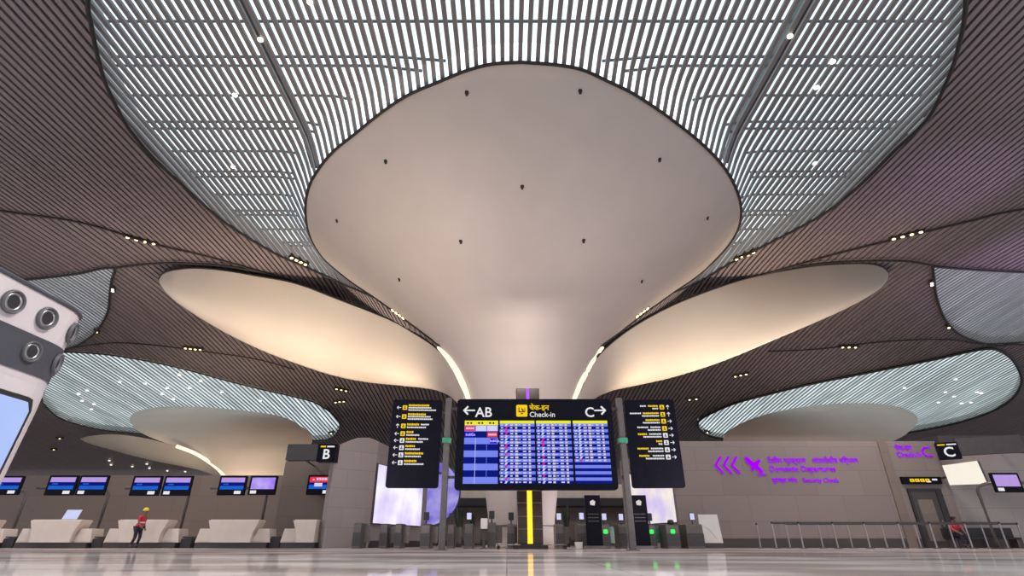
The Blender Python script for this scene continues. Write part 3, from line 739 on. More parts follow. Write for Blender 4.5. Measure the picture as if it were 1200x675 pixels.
def directory(label, cx, x0, x1, z0, z1, rz, rows, flip):
    t = thing('direction_sign', label, 'sign', (cx, DY + .05, 0), rz)
    MB().prism(rrect(x0, x1, z0, z1, .10), 0, .16).build('cabinet', 'black', t, bevel=.01)
    w = x1 - x0; rw = 0
    for z in (2.5, 4.7):
        MB().box((x1 - .02 if not flip else x0 - .05, .03, z), (x1 + .10 if not flip else x0 + .02, .12, z + .08)).build('bracket', 'darkgrey', t)
    for (z, ang, ik, segs) in rows:
        s = -1 if flip else 1
        ax = (x0 + w * .13) if not flip else (x1 - w * .14)
        MB().prism(arrow_pts(ax, z, .16, ang), -.008, -.001).build('direction_arrow', 't_white', t)
        ix = ax + s * .22
        ik_o = MB().prism(rrect(ix - .085, ix + .085, z - .085, z + .085, .02), -.008, -.001).build('pictogram', 't_yellow' if ik == 'y' else 't_white', t)
        MB().box((ix - .045, -.013, z - .05), (ix + .045, -.009, z - .015)).box((ix - .02, -.013, z - .01), (ix + .02, -.009, z + .05)).build('pictogram_glyph', 'blackmatt', ik_o)
        tbs = [MB(), MB()]
        for (dz, h, col_, s0, s1) in segs:
            a = ix + s * (.14 + s0 * w); b = ix + s * (.14 + s1 * w)
            a, b = min(a, b), max(a, b); n = max(2, int((b - a) / .055)); g_ = (b - a) / n
            for k in range(n): tbs[col_].rquad(a + k * g_, a + (k + .78) * g_, z + dz - h * (.85 + .15 * (k % 2)), z + dz + h * (.8 + .2 * (k % 3 == 0)), -.006)
        for q_, c_ in zip(tbs, ('t_yellow', 't_white')):
            if q_.v: q_.build('lettering', c_, t, fix=False)
    return t
zz = lambda v: ZZ(v)
A_UP, A_L, A_R = math.pi / 2, math.pi, 0
rowsL = [(zz(477.5), A_L, 'y', [(.09, .04, 0, 0, .42), (0, .03, 1, 0, .46), (-.09, .03, 1, 0, .56)]),
         (zz(488), A_L, 'y', [(.09, .04, 0, .0, .36), (0, .03, 1, 0, .46), (-.09, .03, 1, 0, .50)]),
         (zz(499), A_UP, 'y', [(.06, .04, 0, .0, .24), (.06, .03, 1, .27, .44), (-.05, .03, 1, 0, .38)]),
         (zz(508), A_L, 'y', [(.06, .04, 0, .0, .14), (-.05, .03, 1, 0, .26)]),
         (zz(516), A_L, 'w', [(.06, .04, 0, .0, .20), (.06, .03, 1, .24, .44), (-.05, .03, 1, 0, .34)]),
         (zz(524.5), A_L, 'w', [(.06, .04, 0, .0, .19), (-.05, .03, 1, 0, .29)]),
         (zz(533), A_L, 'w', [(.06, .04, 0, .0, .36), (-.05, .03, 1, 0, .32)]),
         (zz(542), A_L, 'w', [(.06, .04, 0, .0, .24), (-.05, .03, 1, 0, .38)])]
directory('tall black direction sign whose arrows point to the AB side', -3.42, -.97, .93, 2.02, 5.23, math.radians(3), rowsL, False)
rowsR = [(zz(477), A_UP, 'y', [(.05, .035, 0, 0, .20), (.05, .03, 1, .24, .36), (-.05, .03, 1, 0, .12)]),
         (zz(485.5), A_UP, 'y', [(.05, .035, 0, 0, .32), (.05, .03, 1, .35, .58), (-.05, .03, 1, 0, .34)]),
         (zz(493.5), A_R, 'y', [(.05, .035, 0, 0, .28), (-.05, .03, 1, 0, .34)]),
         (zz(502), A_R, 'y', [(.05, .03, 1, 0, .20), (.05, .03, 1, .24, .46), (-.05, .03, 1, 0, .26)]),
         (zz(510), A_R, 'w', [(.05, .03, 1, 0, .24), (.05, .035, 0, .28, .46), (-.05, .03, 1, 0, .36)]),
         (zz(518.5), A_R, 'w', [(.05, .035, 0, 0, .12), (-.05, .03, 1, 0, .08)]),
         (zz(527), A_R, 'w', [(.05, .03, 1, 0, .24), (.05, .035, 0, .28, .50), (-.05, .03, 1, 0, .30)]),
         (zz(535.5), A_R, 'w', [(.05, .03, 1, 0, .22), (.05, .035, 0, .28, .48), (-.05, .03, 1, 0, .36)])]
directory('tall black direction sign whose arrows point to the C side', 5.48, -.93, .97, 2.02, 5.23, math.radians(-3), rowsR, True)

# ------------------------------------------------------------------ mast with light strip in front of the column
MY = 24.8
mx_ = XatY(620.5, MY, 2)
mast = thing('light_mast', 'tall dark glossy mast with glowing yellow strip under the display', 'mast', (mx_, MY, 0))
MB().box((-.56, 0, .16), (.56, .6, zt(455, MY))).build('mast_body', 'mast', mast, bevel=.03)
MB().box((-.11, -.05, .2), (.11, -.002, 3.1)).build('yellow_light_strip', 'strip_y', mast)
MB().box((-.07, -.05, 5.2), (.07, -.002, zt(455, MY) - .02)).build('purple_light_strip', 'strip_p', mast)
MB().box((-.75, -.2, 0), (.75, .75, .16)).build('plinth', 'blackmatt', mast, bevel=.02)
for z in (.75, 1.25, 1.8, 2.3): MB().box((-.57, -.02, z), (.57, .0, z + .035)).build('joint_band', 'gate', mast)
def trolley(label, x, y, rz):
    t = thing('baggage_trolley', label, 'trolley', (x, y, 0), rz, 'trolleys around the mast')
    f = MB()
    f.tube([(-.45, -.28, .16), (.5, -.28, .16)], .018, 6).tube([(-.45, .28, .16), (.5, .28, .16)], .018, 6).tube([(.5, -.28, .16), (.5, .28, .16)], .018, 6)
    for q in (-.3, 0, .3): f.tube([(q, -.28, .16), (q, .28, .16)], .012, 6)
    f.build('platform', 'gate', t)
    MB().tube([(-.45, -.28, .16), (-.5, -.28, .5), (-.5, .28, .5), (-.45, .28, .16)], .018, 6).build('handle', 'darkgrey', t)
    for a in ((-.4, -.24), (-.4, .24), (.4, 0)):
        MB().tube([(a[0], a[1] - .02, .07), (a[0], a[1] + .02, .07)], .07, 12).build('wheel', 'blackmatt', t)
trolley('low steel trolley at the mast foot on the AB side', mx_ - .95, MY - .75, 0)
trolley('low steel trolley at the mast foot on the C side', mx_ + 1.0, MY - .75, math.pi)

# ------------------------------------------------------------------ adverts and globe
def quad_frame(a, b):
    d = Vector((b[0] - a[0], b[1] - a[1], 0)); L = d.length; return math.atan2(d.y, d.x), L
rzA, LA = quad_frame(aL, aR)
t = thing('advert_screen', 'large glowing pale advert screen on the curved grey wall', 'screen', (aL[0], aL[1], 0), rzA)
MB().box((0, -.12, 1.10), (LA, -.01, 4.02)).build('housing', 'darkgrey', t)
MB().rquad(.04, LA - .04, 1.13, 3.99, -.124).build('display', 'ad', t, fix=False)
rzB, LB = quad_frame(bL, bR)
t = thing('advert_screen', 'glowing advert screen with violet petals behind the black totem', 'screen', (bL[0], bL[1], 0), rzB)
MB().box((0, -.12, 1.15), (LB, -.01, 4.1)).build('housing', 'darkgrey', t)
MB().rquad(.04, LB - .04, 1.18, 4.07, -.124).build('display', 'ad2', t, fix=False)
gc = atY(503, 577, 38)
t = thing('globe_screen', 'round violet moon-like screen beside the pale advert', 'screen', (gc.x, gc.y, 0))
R_ = 2.05
pts = [(R_ * math.cos(2 * math.pi * k / 48), gc.z + R_ * math.sin(2 * math.pi * k / 48)) for k in range(48)]
MB().prism([(x * 1.04, gc.z + (z - gc.z) * 1.04) for x, z in pts], .02, .35).build('rim', 'band', t)
g = []
for i in range(9):
    rr = R_ * i / 8
    g.append([(rr * math.cos(2 * math.pi * k / 48), .0 - .5 * math.sqrt(max(0, 1 - (rr / R_) ** 2)), gc.z + rr * math.sin(2 * math.pi * k / 48)) for k in range(49)])
MB().grid(g).build('display', 'globe', t, True)
MB().box((-.25, .1, 0), (.25, .3, gc.z - R_ * .9)).build('stand', 'darkgrey', t)

# ------------------------------------------------------------------ B and C hanging signs, wall lettering
YB = 27.0
t = thing('hanging_sign', 'black hanging sign box ending in the white letter B', 'sign', (XatY(368, YB, 5), YB, 0))
ox = XatY(368, YB, 5)
bz0, bz1 = zt(541, YB), zt(520.5, YB)
MB().box((XatY(339, YB, 5) - ox, 0, bz0 + .08), (XatY(378, YB, 5) - ox, .5, bz1)).build('beam_box', 'darkgrey', t)
MB().box((XatY(375, YB, 5) - ox, -.06, bz0), (XatY(396, YB, 5) - ox, .5, bz1)).build('letter_panel', 'black', t)
text('B', .66, 't_white', t, (XatY(385.6, YB, 5) - ox, -.07, bz0 + .13), align='CENTER', bold=.012)
MB().rquad(XatY(378, YB, 5) - ox, XatY(384, YB, 5) - ox, bz1 - .16, bz1 - .09, -.065, 0).rquad(XatY(385.5, YB, 5) - ox, XatY(394, YB, 5) - ox, bz1 - .16, bz1 - .09, -.065, 1).build('small_lettering', ['t_yellow', 't_white'], t, fix=False)
MB().tube([(-.9, .45, bz0 + .4), (-.9, 3.19, bz0 + .2)], .04).tube([(.2, .45, bz0 + .4), (.2, 3.19, bz0 + .2)], .04).build('mount', 'darkgrey', t)
YC = 27.6
ox = XatY(1106, YC, 5)
t = thing('hanging_sign', 'black hanging sign box starting with the white letter C', 'sign', (ox, YC, 0), math.radians(-28))
cz0, cz1 = zt(538, YC), zt(518.5, YC)
MB().box((-.42, -.06, cz0), (.48, .3, cz1)).build('letter_panel', 'black', t)
MB().box((.44, 0, cz0 + .15), (3.0, .3, cz1 + .15)).build('beam_box', 'darkgrey', t)
MB().tube([(.2, .28, cz0 + .4), (.2, 1.3, cz0 + .4)], .04).tube([(2.6, .28, cz0 + .5), (2.6, 2.6, cz0 + .5)], .04).build('mount', 'darkgrey', t)
text('C', .66, 't_white', t, (.03, -.07, cz0 + .12), align='CENTER', bold=.012)
MB().rquad(-.36, -.05, cz1 - .15, cz1 - .09, -.065, 0).rquad(.02, .42, cz1 - .15, cz1 - .09, -.065, 1).build('small_lettering', ['t_yellow', 't_white'], t, fix=False)

def wx(u, v): return XatY(u, YR, zt(v, YR))
t = thing('wall_sign', 'purple glowing chevrons, aeroplane and departures lettering on the long wall', 'sign', (wx(920, 545), YR, 0))
o0 = wx(920, 545)
ch = MB()
for k in range(3):
    cx = wx(837 + 9.5 * k, 545) - o0; z = zt(545, YR); h = .42; wd = .33
    ch.prism([(cx, z), (cx + wd, z + h), (cx + wd + .13, z + h), (cx + .13, z), (cx + wd + .13, z - h), (cx + wd, z - h)], -.05, -.005)
ch.build('chevron', 't_purple', t)
cx, cz = wx(883, 545) - o0, zt(545, YR)
pl = [(-.42, .36), (-.25, .42), (.02, .12), (.32, .28), (.42, .22), (.2, -.02), (.42, -.3), (.38, -.42), (.26, -.38), (.05, -.14), (-.12, -.3), (-.2, -.28), (-.12, -.05), (-.32, .12)]
MB().prism([(cx + x, cz + z) for x, z in pl], -.05, -.005).box((cx + .1, -.05, cz - .5), (cx + .55, -.005, cz - .44)).build('aeroplane', 't_purple', t)
def ptext(body, u0, u1, v, size):
    o = text(body, size, 't_purple', t, (wx(u0, v) - o0, -.02, zt(v, YR)), extr=.012, bold=.003)
    w = max(p.co.x for p in o.data.vertices) - min(p.co.x for p in o.data.vertices)
    o.scale.x = (wx(u1, v) - wx(u0, v)) / w
    return o
ptext('\u0926\u0947\u0936\u0940\u092f \u092a\u094d\u0930\u0938\u094d\u0925\u093e\u0928', 900, 945, 542.5, .36)
ptext('\u0906\u0902\u0924\u0930\u0926\u0947\u0936\u0940\u092f \u0928\u093f\u0930\u094d\u0917\u092e\u0928', 952, 1006, 542.5, .36)
ptext('Domestic Departures', 902, 979, 552.5, .42)
ptext('\u0938\u0941\u0930\u0915\u094d\u0937\u093e \u091c\u093e\u0902\u091a', 905, 935, 565, .30)
ptext('Security Check', 941, 983, 565, .30)
t = thing('wall_sign', 'purple glowing check-in lettering with large C above the door', 'sign', (wx(1070, 530), YR, 0)); o0 = wx(1070, 530)
ptext('\u091a\u0947\u0915-\u0907\u0928', 1049, 1069, 527.5, .36); ptext('Check-in', 1051, 1080, 535.5, .38); ptext('C', 1081, 1092, 535.5, .75)
# black sign with yellow pictograms above the door
z0, z1 = zt(567.5, YR), zt(559, YR)
o0 = wx(1082, 563)
t = thing('door_sign', 'black oblong sign with yellow pictograms above the dark door', 'sign', (o0, YR, 0))
MB().box((wx(1055, 563) - o0, -.14, z0), (wx(1101, 563) - o0, -.005, z1)).build('sign_box', 'black', t, bevel=.01)
pc = MB()
for k in range(4):
    a = wx(1064 + 6 * k, 563) - o0
    pc.prism(rrect(a, a + .22, z0 + .10, z1 - .10, .02), -.15, -.141, 0)
    pc.box((a + .07, -.155, z0 + .15), (a + .13, -.151, z1 - .15), 2)
pc.rquad(wx(1083, 563) - o0, wx(1088, 563) - o0, z0 + .08, z0 + .14, -.152, 1).rquad(wx(1090, 563) - o0, wx(1096, 563) - o0, z1 - .18, z1 - .10, -.145, 1)
pc.build('pictogram', ['t_yellow', 't_white', 'blackmatt'], t)
# tilted luminous panel and monitor on the other side
Ca, Cb, Cc, Cd = atY(1104, 545.5, 27.5), atY(1145, 540, 26.0), atY(1157, 567, 26.0), atY(1113, 568.5, 27.5)
t = thing('glowing_signboard', 'slanting bright cream panel beside the purple C', 'screen', ((Ca.x + Cb.x) / 2, 25.5, 0))
lo_ = t.location.copy()
q = [Ca, Cb, Cc, Cd]; nrm = (q[1] - q[0]).cross(q[3] - q[0]).normalized()
if nrm.y < 0: nrm = -nrm
MB().add([p + nrm * .02 for p in q] + [p + nrm * .16 for p in q], [(0, 1, 2, 3), (7, 6, 5, 4), (0, 4, 5, 1), (1, 5, 6, 2), (2, 6, 7, 3), (3, 7, 4, 0)]).build('housing', 'darkgrey', t, loc=lo_)
MB().add(q, [(0, 1, 2, 3)]).build('display', 'cream_lit', t, loc=lo_)
pc_ = (Cc + Cd) / 2
for f_ in (.8, .93):
    pp = (Ca.lerp(Cb, f_) + Cd.lerp(Cc, f_)) / 2
    MB().tube([(pp.x, pp.y + .19, pp.z), (pp.x, YR - .005, pp.z)], .05, 8).build('wall_bracket', 'darkgrey', t, loc=lo_)

# ------------------------------------------------------------------ monitors on poles
def monitor(parent, u0, u1, v0, v1, Y, content, tilt=.0, plaque='r'):
    za, zb = zt(v1, Y), zt(v0, Y); x0, x1 = XatY(u0, Y, (za + zb) / 2), XatY(u1, Y, (za + zb) / 2)
    px, py = parent.location.x, parent.location.y
    x0 -= px; x1 -= px; y = Y - py
    h = MB().prism(rrect(x0, x1, za, zb, .04), y, y + .10).build('monitor', 'black', parent)
    w = x1 - x0; H = zb - za
    mb = MB(); a, b = x0 + .07 * w, x1 - .07 * w; c, d = za + .30 * H, zb - .10 * H
    MMs = ['s_lav', 's_dark', 's_sky', 's_pale', 's_red', 's_vio', 't_white']
    if content == 'flight':
        m = c + (d - c) * .60; m2 = c + (d - c) * .30
        mb.rquad(a, b, m, d, y - .003, 0).rquad(a, b, m2, m, y - .003, 1).rquad(a, b, c, m2, y - .003, 2)
        mb.rquad(a + .1 * w, a + .3 * w, m2 + .05, m - .06, y - .005, 2)
    elif content == 'red':
        m = c + (d - c) * .55; m2 = c + (d - c) * .33
        mb.rquad(a, b, m, d, y - .003, 4).rquad(a, b, m2, m, y - .003, 1).rquad(a, b, c, m2, y - .003, 2)
        mb.prism([(a + .10 * w, m + .10), (a + .2 * w, m + .10), (a + .15 * w, d - .08)], y - .006, y - .004, 3)
        for k in range(5): mb.rquad(a + (.26 + .1 * k) * w, a + (.33 + .1 * k) * w, m + .1, m + .22, y - .005, 3)
        mb.rquad(a + .2 * w, a + .5 * w, m2 - .08, m2 + .1, y - .005, 3)
    elif content == 'violet':
        mb.rquad(a, b, c, d, y - .003, 5)
    else:
        mb.rquad(a, b, c, d, y - .003, 0)
    mb.build('screen', MMs, h, fix=False)
    q0 = (x0 + .62 * w, x0 + .86 * w) if plaque == 'r' else (x0 + .08 * w, x0 + .30 * w)
    pk = MB().rquad(q0[0], q0[1], za + .07 * H, za + .23 * H, y - .003).build('number_plate', 't_white', h, fix=False)
    return h
def stand(label, pole_u, pole_v, Y, mons, reach):
    zp = zt(pole_v, Y + .3); px = XatY(pole_u, Y + .95, zp)
    t = thing('monitor_stand', label, 'monitor stand', (px, Y, 0), 0, None)
    sg = -1 if reach < 0 else 1
    MB().tube([(0, .95, 0), (0, .95, zp - .25), (.06 * sg, .9, zp - .08), (.22 * sg, .6, zp), (.4 * sg, .2, zp)] + [(reach, .2, zp)], .07, 8).build('post', 'gate', t, True)
    MB().box((-.2, .8, 0), (.2, 1.1, .04)).build('base', 'darkgrey', t)
    for m in mons: monitor(t, *m)
    return t
YM = 28.2
stand('pair of blue monitors partly behind the white kiosk', 33, 573, YM, [(-30, 4, 557, 581, YM, 'flight'), (-12 + 2, 25, 557.5, 580, YM - .3, 'flight')][1:], -.9)
stand('pair of blue monitors over the desk with the laptop', 129, 572, YM, [(55, 89, 557, 580.5, YM, 'flight'), (91, 125, 557, 580.5, YM, 'flight', 0, 'l')], -3.2)
stand('pair of blue monitors over the desk behind the walker', 223, 572, YM, [(154, 188, 557.5, 581, YM, 'flight'), (191, 224, 557.5, 581, YM, 'flight', 0, 'l')], -2.9)
stand('blue and violet pair of monitors over the third desk', 314, 572, YM, [(256, 288, 557.5, 580.5, YM, 'flight'), (292, 324, 557.5, 580, YM, 'violet', 0, 'l')], -2.6)
# the red monitor hangs on the brown block
t = thing('wall_monitor', 'single monitor with red and blue screen under the B sign', 'monitor', (XatY(374, 29.9, 3), 29.9, 0))
monitor(t, 360, 391, 556.5, 580, 29.6, 'red')
MB().box((-.3, -.21, zt(572, 29.9)), (.3, .3, zt(564, 29.9))).build('bracket', 'darkgrey', t)
t = stand('lone monitor with lavender screen next to the slanting cream panel', 1143, 566, 24.0, [(1164, 1197, 554, 577, 24.0, 'lav', 0, 'l')], 2.0)

# ------------------------------------------------------------------ check-in desks
def desk(label, uc, half=False):
    Yd = 27.6
    x = XatY(uc, Yd, .6)
    t = thing('check_in_desk', label, 'desk', (x, Yd, 0), 0, None)
    s1 = [(-1.22, 1.20), (-1.12, .95), (-1.0, .7), (-.97, .45), (-.97, .24)]
    if half: out = s1[::-1] + [(1.22 - 1.5, 1.20), (1.22 - 1.5, .24)]; out = [(-.97, .24), (-.97, .45), (-1.0, .7), (-1.12, .95), (-1.22, 1.2), (-.1, 1.2), (-.1, .24)]
    else: out = [(-p[0], p[1]) for p in s1][::-1] + s1
    MB().prism(out, -.35, .45).build('front_panel', 'warmwhite', t, bevel=.015)
    sides = [(-1,)] if half else [(-1,), (1,)]
    for (s,) in sides:
        o = [(s * .9, .24), (s * 1.78, .24), (s * 1.66, .84), (s * 1.12, .84)]
        MB().prism(o, -.1, .75).build('wing', 'warmwhite', t, bevel=.015)
    w0, w1_ = (-1.7, -.1) if half else (-1.7, 1.7)
    MB().box((w0, -.2, 0), (w1_, .7, .24)).build('plinth', 'skirt', t)
    MB().box((-1.15, -.3, 1.2), ((-.1 if half else 1.15), .45, 1.23)).build('counter_top', 'white', t)
    return t
desk('cream double check-in desk carrying a laptop', 67)
desk('cream double check-in desk behind the walking worker', 169)
desk('cream double check-in desk third along, below the violet monitor', 275)
desk('cream half check-in desk at the foot of the B wall block', 374, True)
desk('cream check-in desk mostly hidden behind the white kiosk', -37)
for u, lab in ((119.5, 'black low baggage belt between laptop desk and the next desk'), (222, 'black low baggage belt beside the third desk'), (325, 'black low baggage belt with bag frame before the half desk'), (16, 'black low baggage belt nearest the white kiosk')):
    x = XatY(u, 27.9, .3)
    t = thing('baggage_belt', lab, 'baggage belt', (x, 27.9, 0))
    MB().prism([(-.26, 0), (.26, 0), (.26, .42), (.18, .5), (-.26, .40)], -.3, .9).build('housing', 'blackmatt', t, bevel=.02)
    MB().box((-.22, -.28, .46), (.18, .88, .50)).build('belt', 'navy', t)
lx_, ly_ = XatY(82, 27.7, 1.4), 27.7
t = thing('laptop', 'open pale laptop standing on the first cream desk', 'laptop', (lx_, ly_, 1.23))
MB().box((-.3, -.05, 0), (.3, .3, .025)).build('keyboard_base', 'darkgrey', t)
sc_ = MB().add([(-.36, .0, .03), (.36, .0, .03), (.36, .18, .46), (-.36, .18, .46), (-.36, .03, .03), (.36, .03, .03), (.36, .21, .46), (-.36, .21, .46)], [(0, 1, 2, 3), (4, 5, 6, 7), (0, 4, 5, 1), (3, 2, 6, 7), (0, 3, 7, 4), (1, 2, 6, 5)]).build('lid', 's_pale', t)

# ------------------------------------------------------------------ gates, totems
def gate(label, u, Y, w=.30, h=1.02, head='reader', green=False, lit=False, rz=0):
    x = XatY(u, Y, .5)
    t = thing('ticket_gate', label, 'gate', (x, Y, 0), rz, None)
    o = [(0, 0), (1.3, 0), (1.3, h - .12), (1.2, h), (.1, h), (0, h - .06)]
    mb = MB(); n = len(o)
    mb.add([(-w / 2, p[0], p[1]) for p in o] + [(w / 2, p[0], p[1]) for p in o], [list(range(n)), list(range(2 * n - 1, n - 1, -1))] + [(i, (i + 1) % n, (i + 1) % n + n, i + n) for i in range(n)])
    mb.build('cabinet', 'gate', t, bevel=.02)
    MB().box((-w / 2 - .01, -.012, .1), (w / 2 + .01, -.002, h * .62)).build('front_plate', 'darkgrey', t)
    if head in ('reader', 'screen'):
        MB().tube([(0, .15, h - .02), (0, .15, h + .22)], .035, 8).build('stalk', 'darkgrey', t)
        hd = MB().prism(rrect(-.12, .12, h + .15, h + .48, .03), .08, .14).build('reader_head', 'blackmatt', t)
        if head == 'screen': MB().rquad(-.10, .10, h + .18, h + .45, .075).build('reader_screen', 's_pale', hd, fix=False)
    if head == 'knob':
        MB().lathe([(.02, h - .02), (.12, h), (.15, h + .08), (.12, h + .17), (.03, h + .19)], (0, .15), 14).build('scanner', 'blackmatt', t, True)
    MB().box((w / 2, .55, .22), (w / 2 + (.30 if w < .5 else .12), .58, h - .1)).build('flap', 'greenglass' if green else 'gate', t)
    if green: MB().prism(rrect(-.10, .10, h * .60, h * .78, .05), -.03, -.013).build('indicator', 'green', t)
    return t
G = [('slim dark gate pillar nearest the B wall', 418, 26.0, .34, 1.05, 'none'),
     ('twin dark gate pillar under the bright advert', 449, 27.0, .34, 1.05, 'none'),
     ('dark gate pillar just inside the bright advert edge', 466, 27.0, .30, 1.05, 'none'),
     ('grey gate with tall reader before the round violet screen', 498, 25.5, .40, 1.0, 'reader'),
     ('grey gate partly behind the display post next to round screen', 528, 26.5, .30, 1.0, 'reader'),
     ('grey gate with tilted white reader screen', 549, 25.5, .36, 1.0, 'screen'),
     ('grey gate with slender reader in front of the white shaft', 576, 25.5, .34, 1.05, 'reader'),
     ('grey gate with black reader near the mast', 599, 25.7, .34, 1.0, 'reader'),
     ('grey gate with glowing reader beside the shaft on the C side', 656, 26.0, .34, 1.0, 'screen'),
     ('grey gate with glowing reader next to a black totem', 683, 25.5, .40, 1.0, 'screen'),
     ('grey gate showing a green light between the two totems', 710, 26.2, .40, 1.0, 'screen', True),
     ('grey gate showing a green light behind the display post', 730, 26.5, .34, 1.0, 'screen', False),
     ('grey gate showing a green light beside the second totem', 764, 26.5, .40, 1.0, 'reader', True),
     ('wide grey gate with round black scanner and green light', 789, 26.0, .58, 1.0, 'knob', True),
     ('wide dark gate with white reader beside the white board', 815, 26.0, .75, 1.0, 'screen', False)]
for g_ in G:
    gate(*g_)
def totem(label, u, Y):
    x = XatY(u, Y, 1.0)
    t = thing('information_totem', label, 'totem', (x, Y, 0))
    MB().box((-.34, 0, .12), (.34, .14, 2.12)).build('body', 'black', t, bevel=.015)
    MB().box((-.45, -.12, 0), (.45, .3, .12)).build('foot', 'gate', t, bevel=.01)
    MB().prism([(-.1, 1.72), (.08, 1.70), (.12, 1.86), (.02, 1.93), (-.12, 1.86)], -.01, -.002).build('emblem', 's_cream', t)
    mb = MB()
    for k in range(3):
        for q in range(6): mb.rquad(-.24 + q * .08, -.18 + q * .08, 1.34 - k * .14, 1.37 - k * .14, -.004)
    mb.build('lettering', 'gate', t, fix=False)
totem('black information totem standing among the gates near the mast', 696, 24.6)
totem('black information totem standing before the flowered advert', 751, 24.6)
x = XatY(835, 27.0, .7)
t = thing('white_board', 'slanting white board leaning at the corner of the long wall', 'board', (x, 27.2, 0))
MB().prism([(-.5, .22), (.5, .22), (.42, 1.45), (-.5, 1.45)], 0, .08).build('panel', 'white', t, bevel=.01)
MB().box((-.45, .08, 0), (-.38, .4, .6)).box((.35, .08, 0), (.42, .4, .6)).box((-.5, .0, 0), (.5, .08, .218)).build('support', 'darkgrey', t)
MB().tube([(-.35, -.005, 1.0), (-.1, -.005, .85), (.1, -.005, .6), (.25, -.005, .35)], .012, 6).build('painted_curve', 'reflect', t)
for u, lab in ((567, 'small white lit box on a stand in front of the white shaft'), (678, 'small white box resting on the floor among the gates')):
    fl = u == 678
    x = XatY(u, 25.0, .5); t = thing('white_box', lab, 'box', (x, 25.0, 0))
    z = .0 if fl else .78
    MB().box((-.15, 0, z), (.15, .25, z + (.26 if fl else .42))).build('box', 'white', t, bevel=.02)
    if not fl: MB().box((-.05, .08, 0), (.05, .18, z)).box((-.15, 0, 0), (.15, .25, .03)).build('stand', 'darkgrey', t)
    else: MB().box((-.16, -.005, .2), (.16, .255, .265)).build('lid', 'reflect', t)
for u, Y, lab in ((538, 33, 'dark leafy plant in a pot behind the gates beside the white shaft'), (552, 34, 'taller dark leafy plant in a pot behind the gate with tilted screen'), (664, 33, 'dark leafy plant in a pot behind the glowing readers')):
    x = XatY(u, Y, .8); t = thing('potted_plant', lab, 'plant', (x, Y, 0))
    MB().lathe([(.16, 0), (.24, .5), (.26, .52), (.22, .5), (.2, .46)], (0, 0), 16).build('pot', 'darkgrey', t, True)
    lf = MB(); rr = random.Random(u)
    for k in range(26):
        a = rr.random() * 6.28; h = .7 + rr.random() * 1.2; l = .12 + rr.random() * .22
        p = Vector((math.cos(a) * .05, math.sin(a) * .05, .5)); q = Vector((math.cos(a) * l, math.sin(a) * l, .5 + h)); m_ = p.lerp(q, .6) + Vector((0, 0, .08)); sd = Vector((-math.sin(a), math.cos(a), 0)) * .07
        lf.add([p, m_ - sd, q, m_ + sd], [(0, 1, 2, 3)])
    lf.build('foliage', 'leaf', t)

# ------------------------------------------------------------------ queue posts and rail before the long wall
def post(label, x, y):
    t = thing('queue_post', label, 'queue post', (x, y, 0), 0, 'steel queue posts before the long wall')
    MB().lathe([(.17, 0), (.17, .02), (.05, .045)], (0, 0), 20).build('base', 'darkgrey', t)
    MB().tube([(0, 0, .04), (0, 0, 1.0)], .033, 12).build('pole', 'chrome', t)
    MB().tube([(0, 0, 1.0), (0, 0, 1.08)], .04, 12).build('cassette', 'blackmatt', t)
    return t
p_o = None
us = [887, 905, 921, 936, 959, 976, 993, 1013, 1033, 1053, 1072, 1090, 1112, 1131, 1150, 1172, 1193]
pos = []
for i, u in enumerate(us):
    y = 25.6 if i % 2 else 26.8
    if i == 0: y = 27.5
    pos.append((XatY(u, y, .9), y))
LABQ = 'slim steel queue post with black head standing before the long wall'
for i, (x, y) in enumerate(pos):
    if p_o is None: p_o = post(LABQ, x, y)
    else:
        c_ = copy_tree(p_o); c_.location = (x, y, 0)
for row, (sel) in enumerate((pos[1::2], pos[2::2])):
    a, b = sel[0], sel[-1]
    bt = MB()
    for p, q in zip(sel, sel[1:]): bt.box((p[0] + .046, p[1] - .01, .985), (q[0] - .046, p[1] + .01, 1.075))
    tag(bt.build('queue_belt', 'darkgrey', loc=((a[0] + b[0]) / 2, a[1], 0)), ('dark belt strung along the nearer line of queue posts', 'dark belt strung along the line of queue posts by the wall')[row], 'belt')

# ------------------------------------------------------------------ people
def skin_mesh(name, V, E, R, mats, parent, sub=2):
    me = bpy.data.meshes.new(name); me.from_pydata(V, E, []); 
    o = bpy.data.objects.new(name, me); COL.objects.link(o)
    s = o.modifiers.new('skin', 'SKIN'); s.use_smooth_shade = True
    for d, r in zip(me.skin_vertices[0].data, R): d.radius = (r, r) if not isinstance(r, tuple) else r
    me.skin_vertices[0].data[0].use_root = True
    b = o.modifiers.new('sub', 'SUBSURF'); b.levels = sub; b.render_levels = sub
    me.materials.append(M[mats]); o.parent = parent
    return o
def limb(V, E, R, start, pts, rad):
    prev = start
    for p, r in zip(pts, rad):
        V.append(p); R.append(r); E.append((prev, len(V) - 1)); prev = len(V) - 1
    return prev
def hand(V, E, R, wrist, w, d, side):
    w, d = Vector(w), Vector(d).normalized(); lat = Vector((1, 0, 0)) if abs(d.x) < .7 else Vector((0, 0, 1))
    palm = limb(V, E, R, wrist, [tuple(w + d * .07)], [.03])
    for k in range(4):
        b = w + d * .09 + lat * (k - 1.5) * .018; L = (.065, .075, .07, .055)[k]
        limb(V, E, R, palm, [tuple(b), tuple(b + d * L * .5), tuple(b + d * L * .95 + Vector((0, -side * .015, 0)))], [.010, .009, .008])
    b = w + d * .03 + lat * .035; limb(V, E, R, palm, [tuple(b), tuple(b + d * .04 + lat * .015)], [.011, .009])
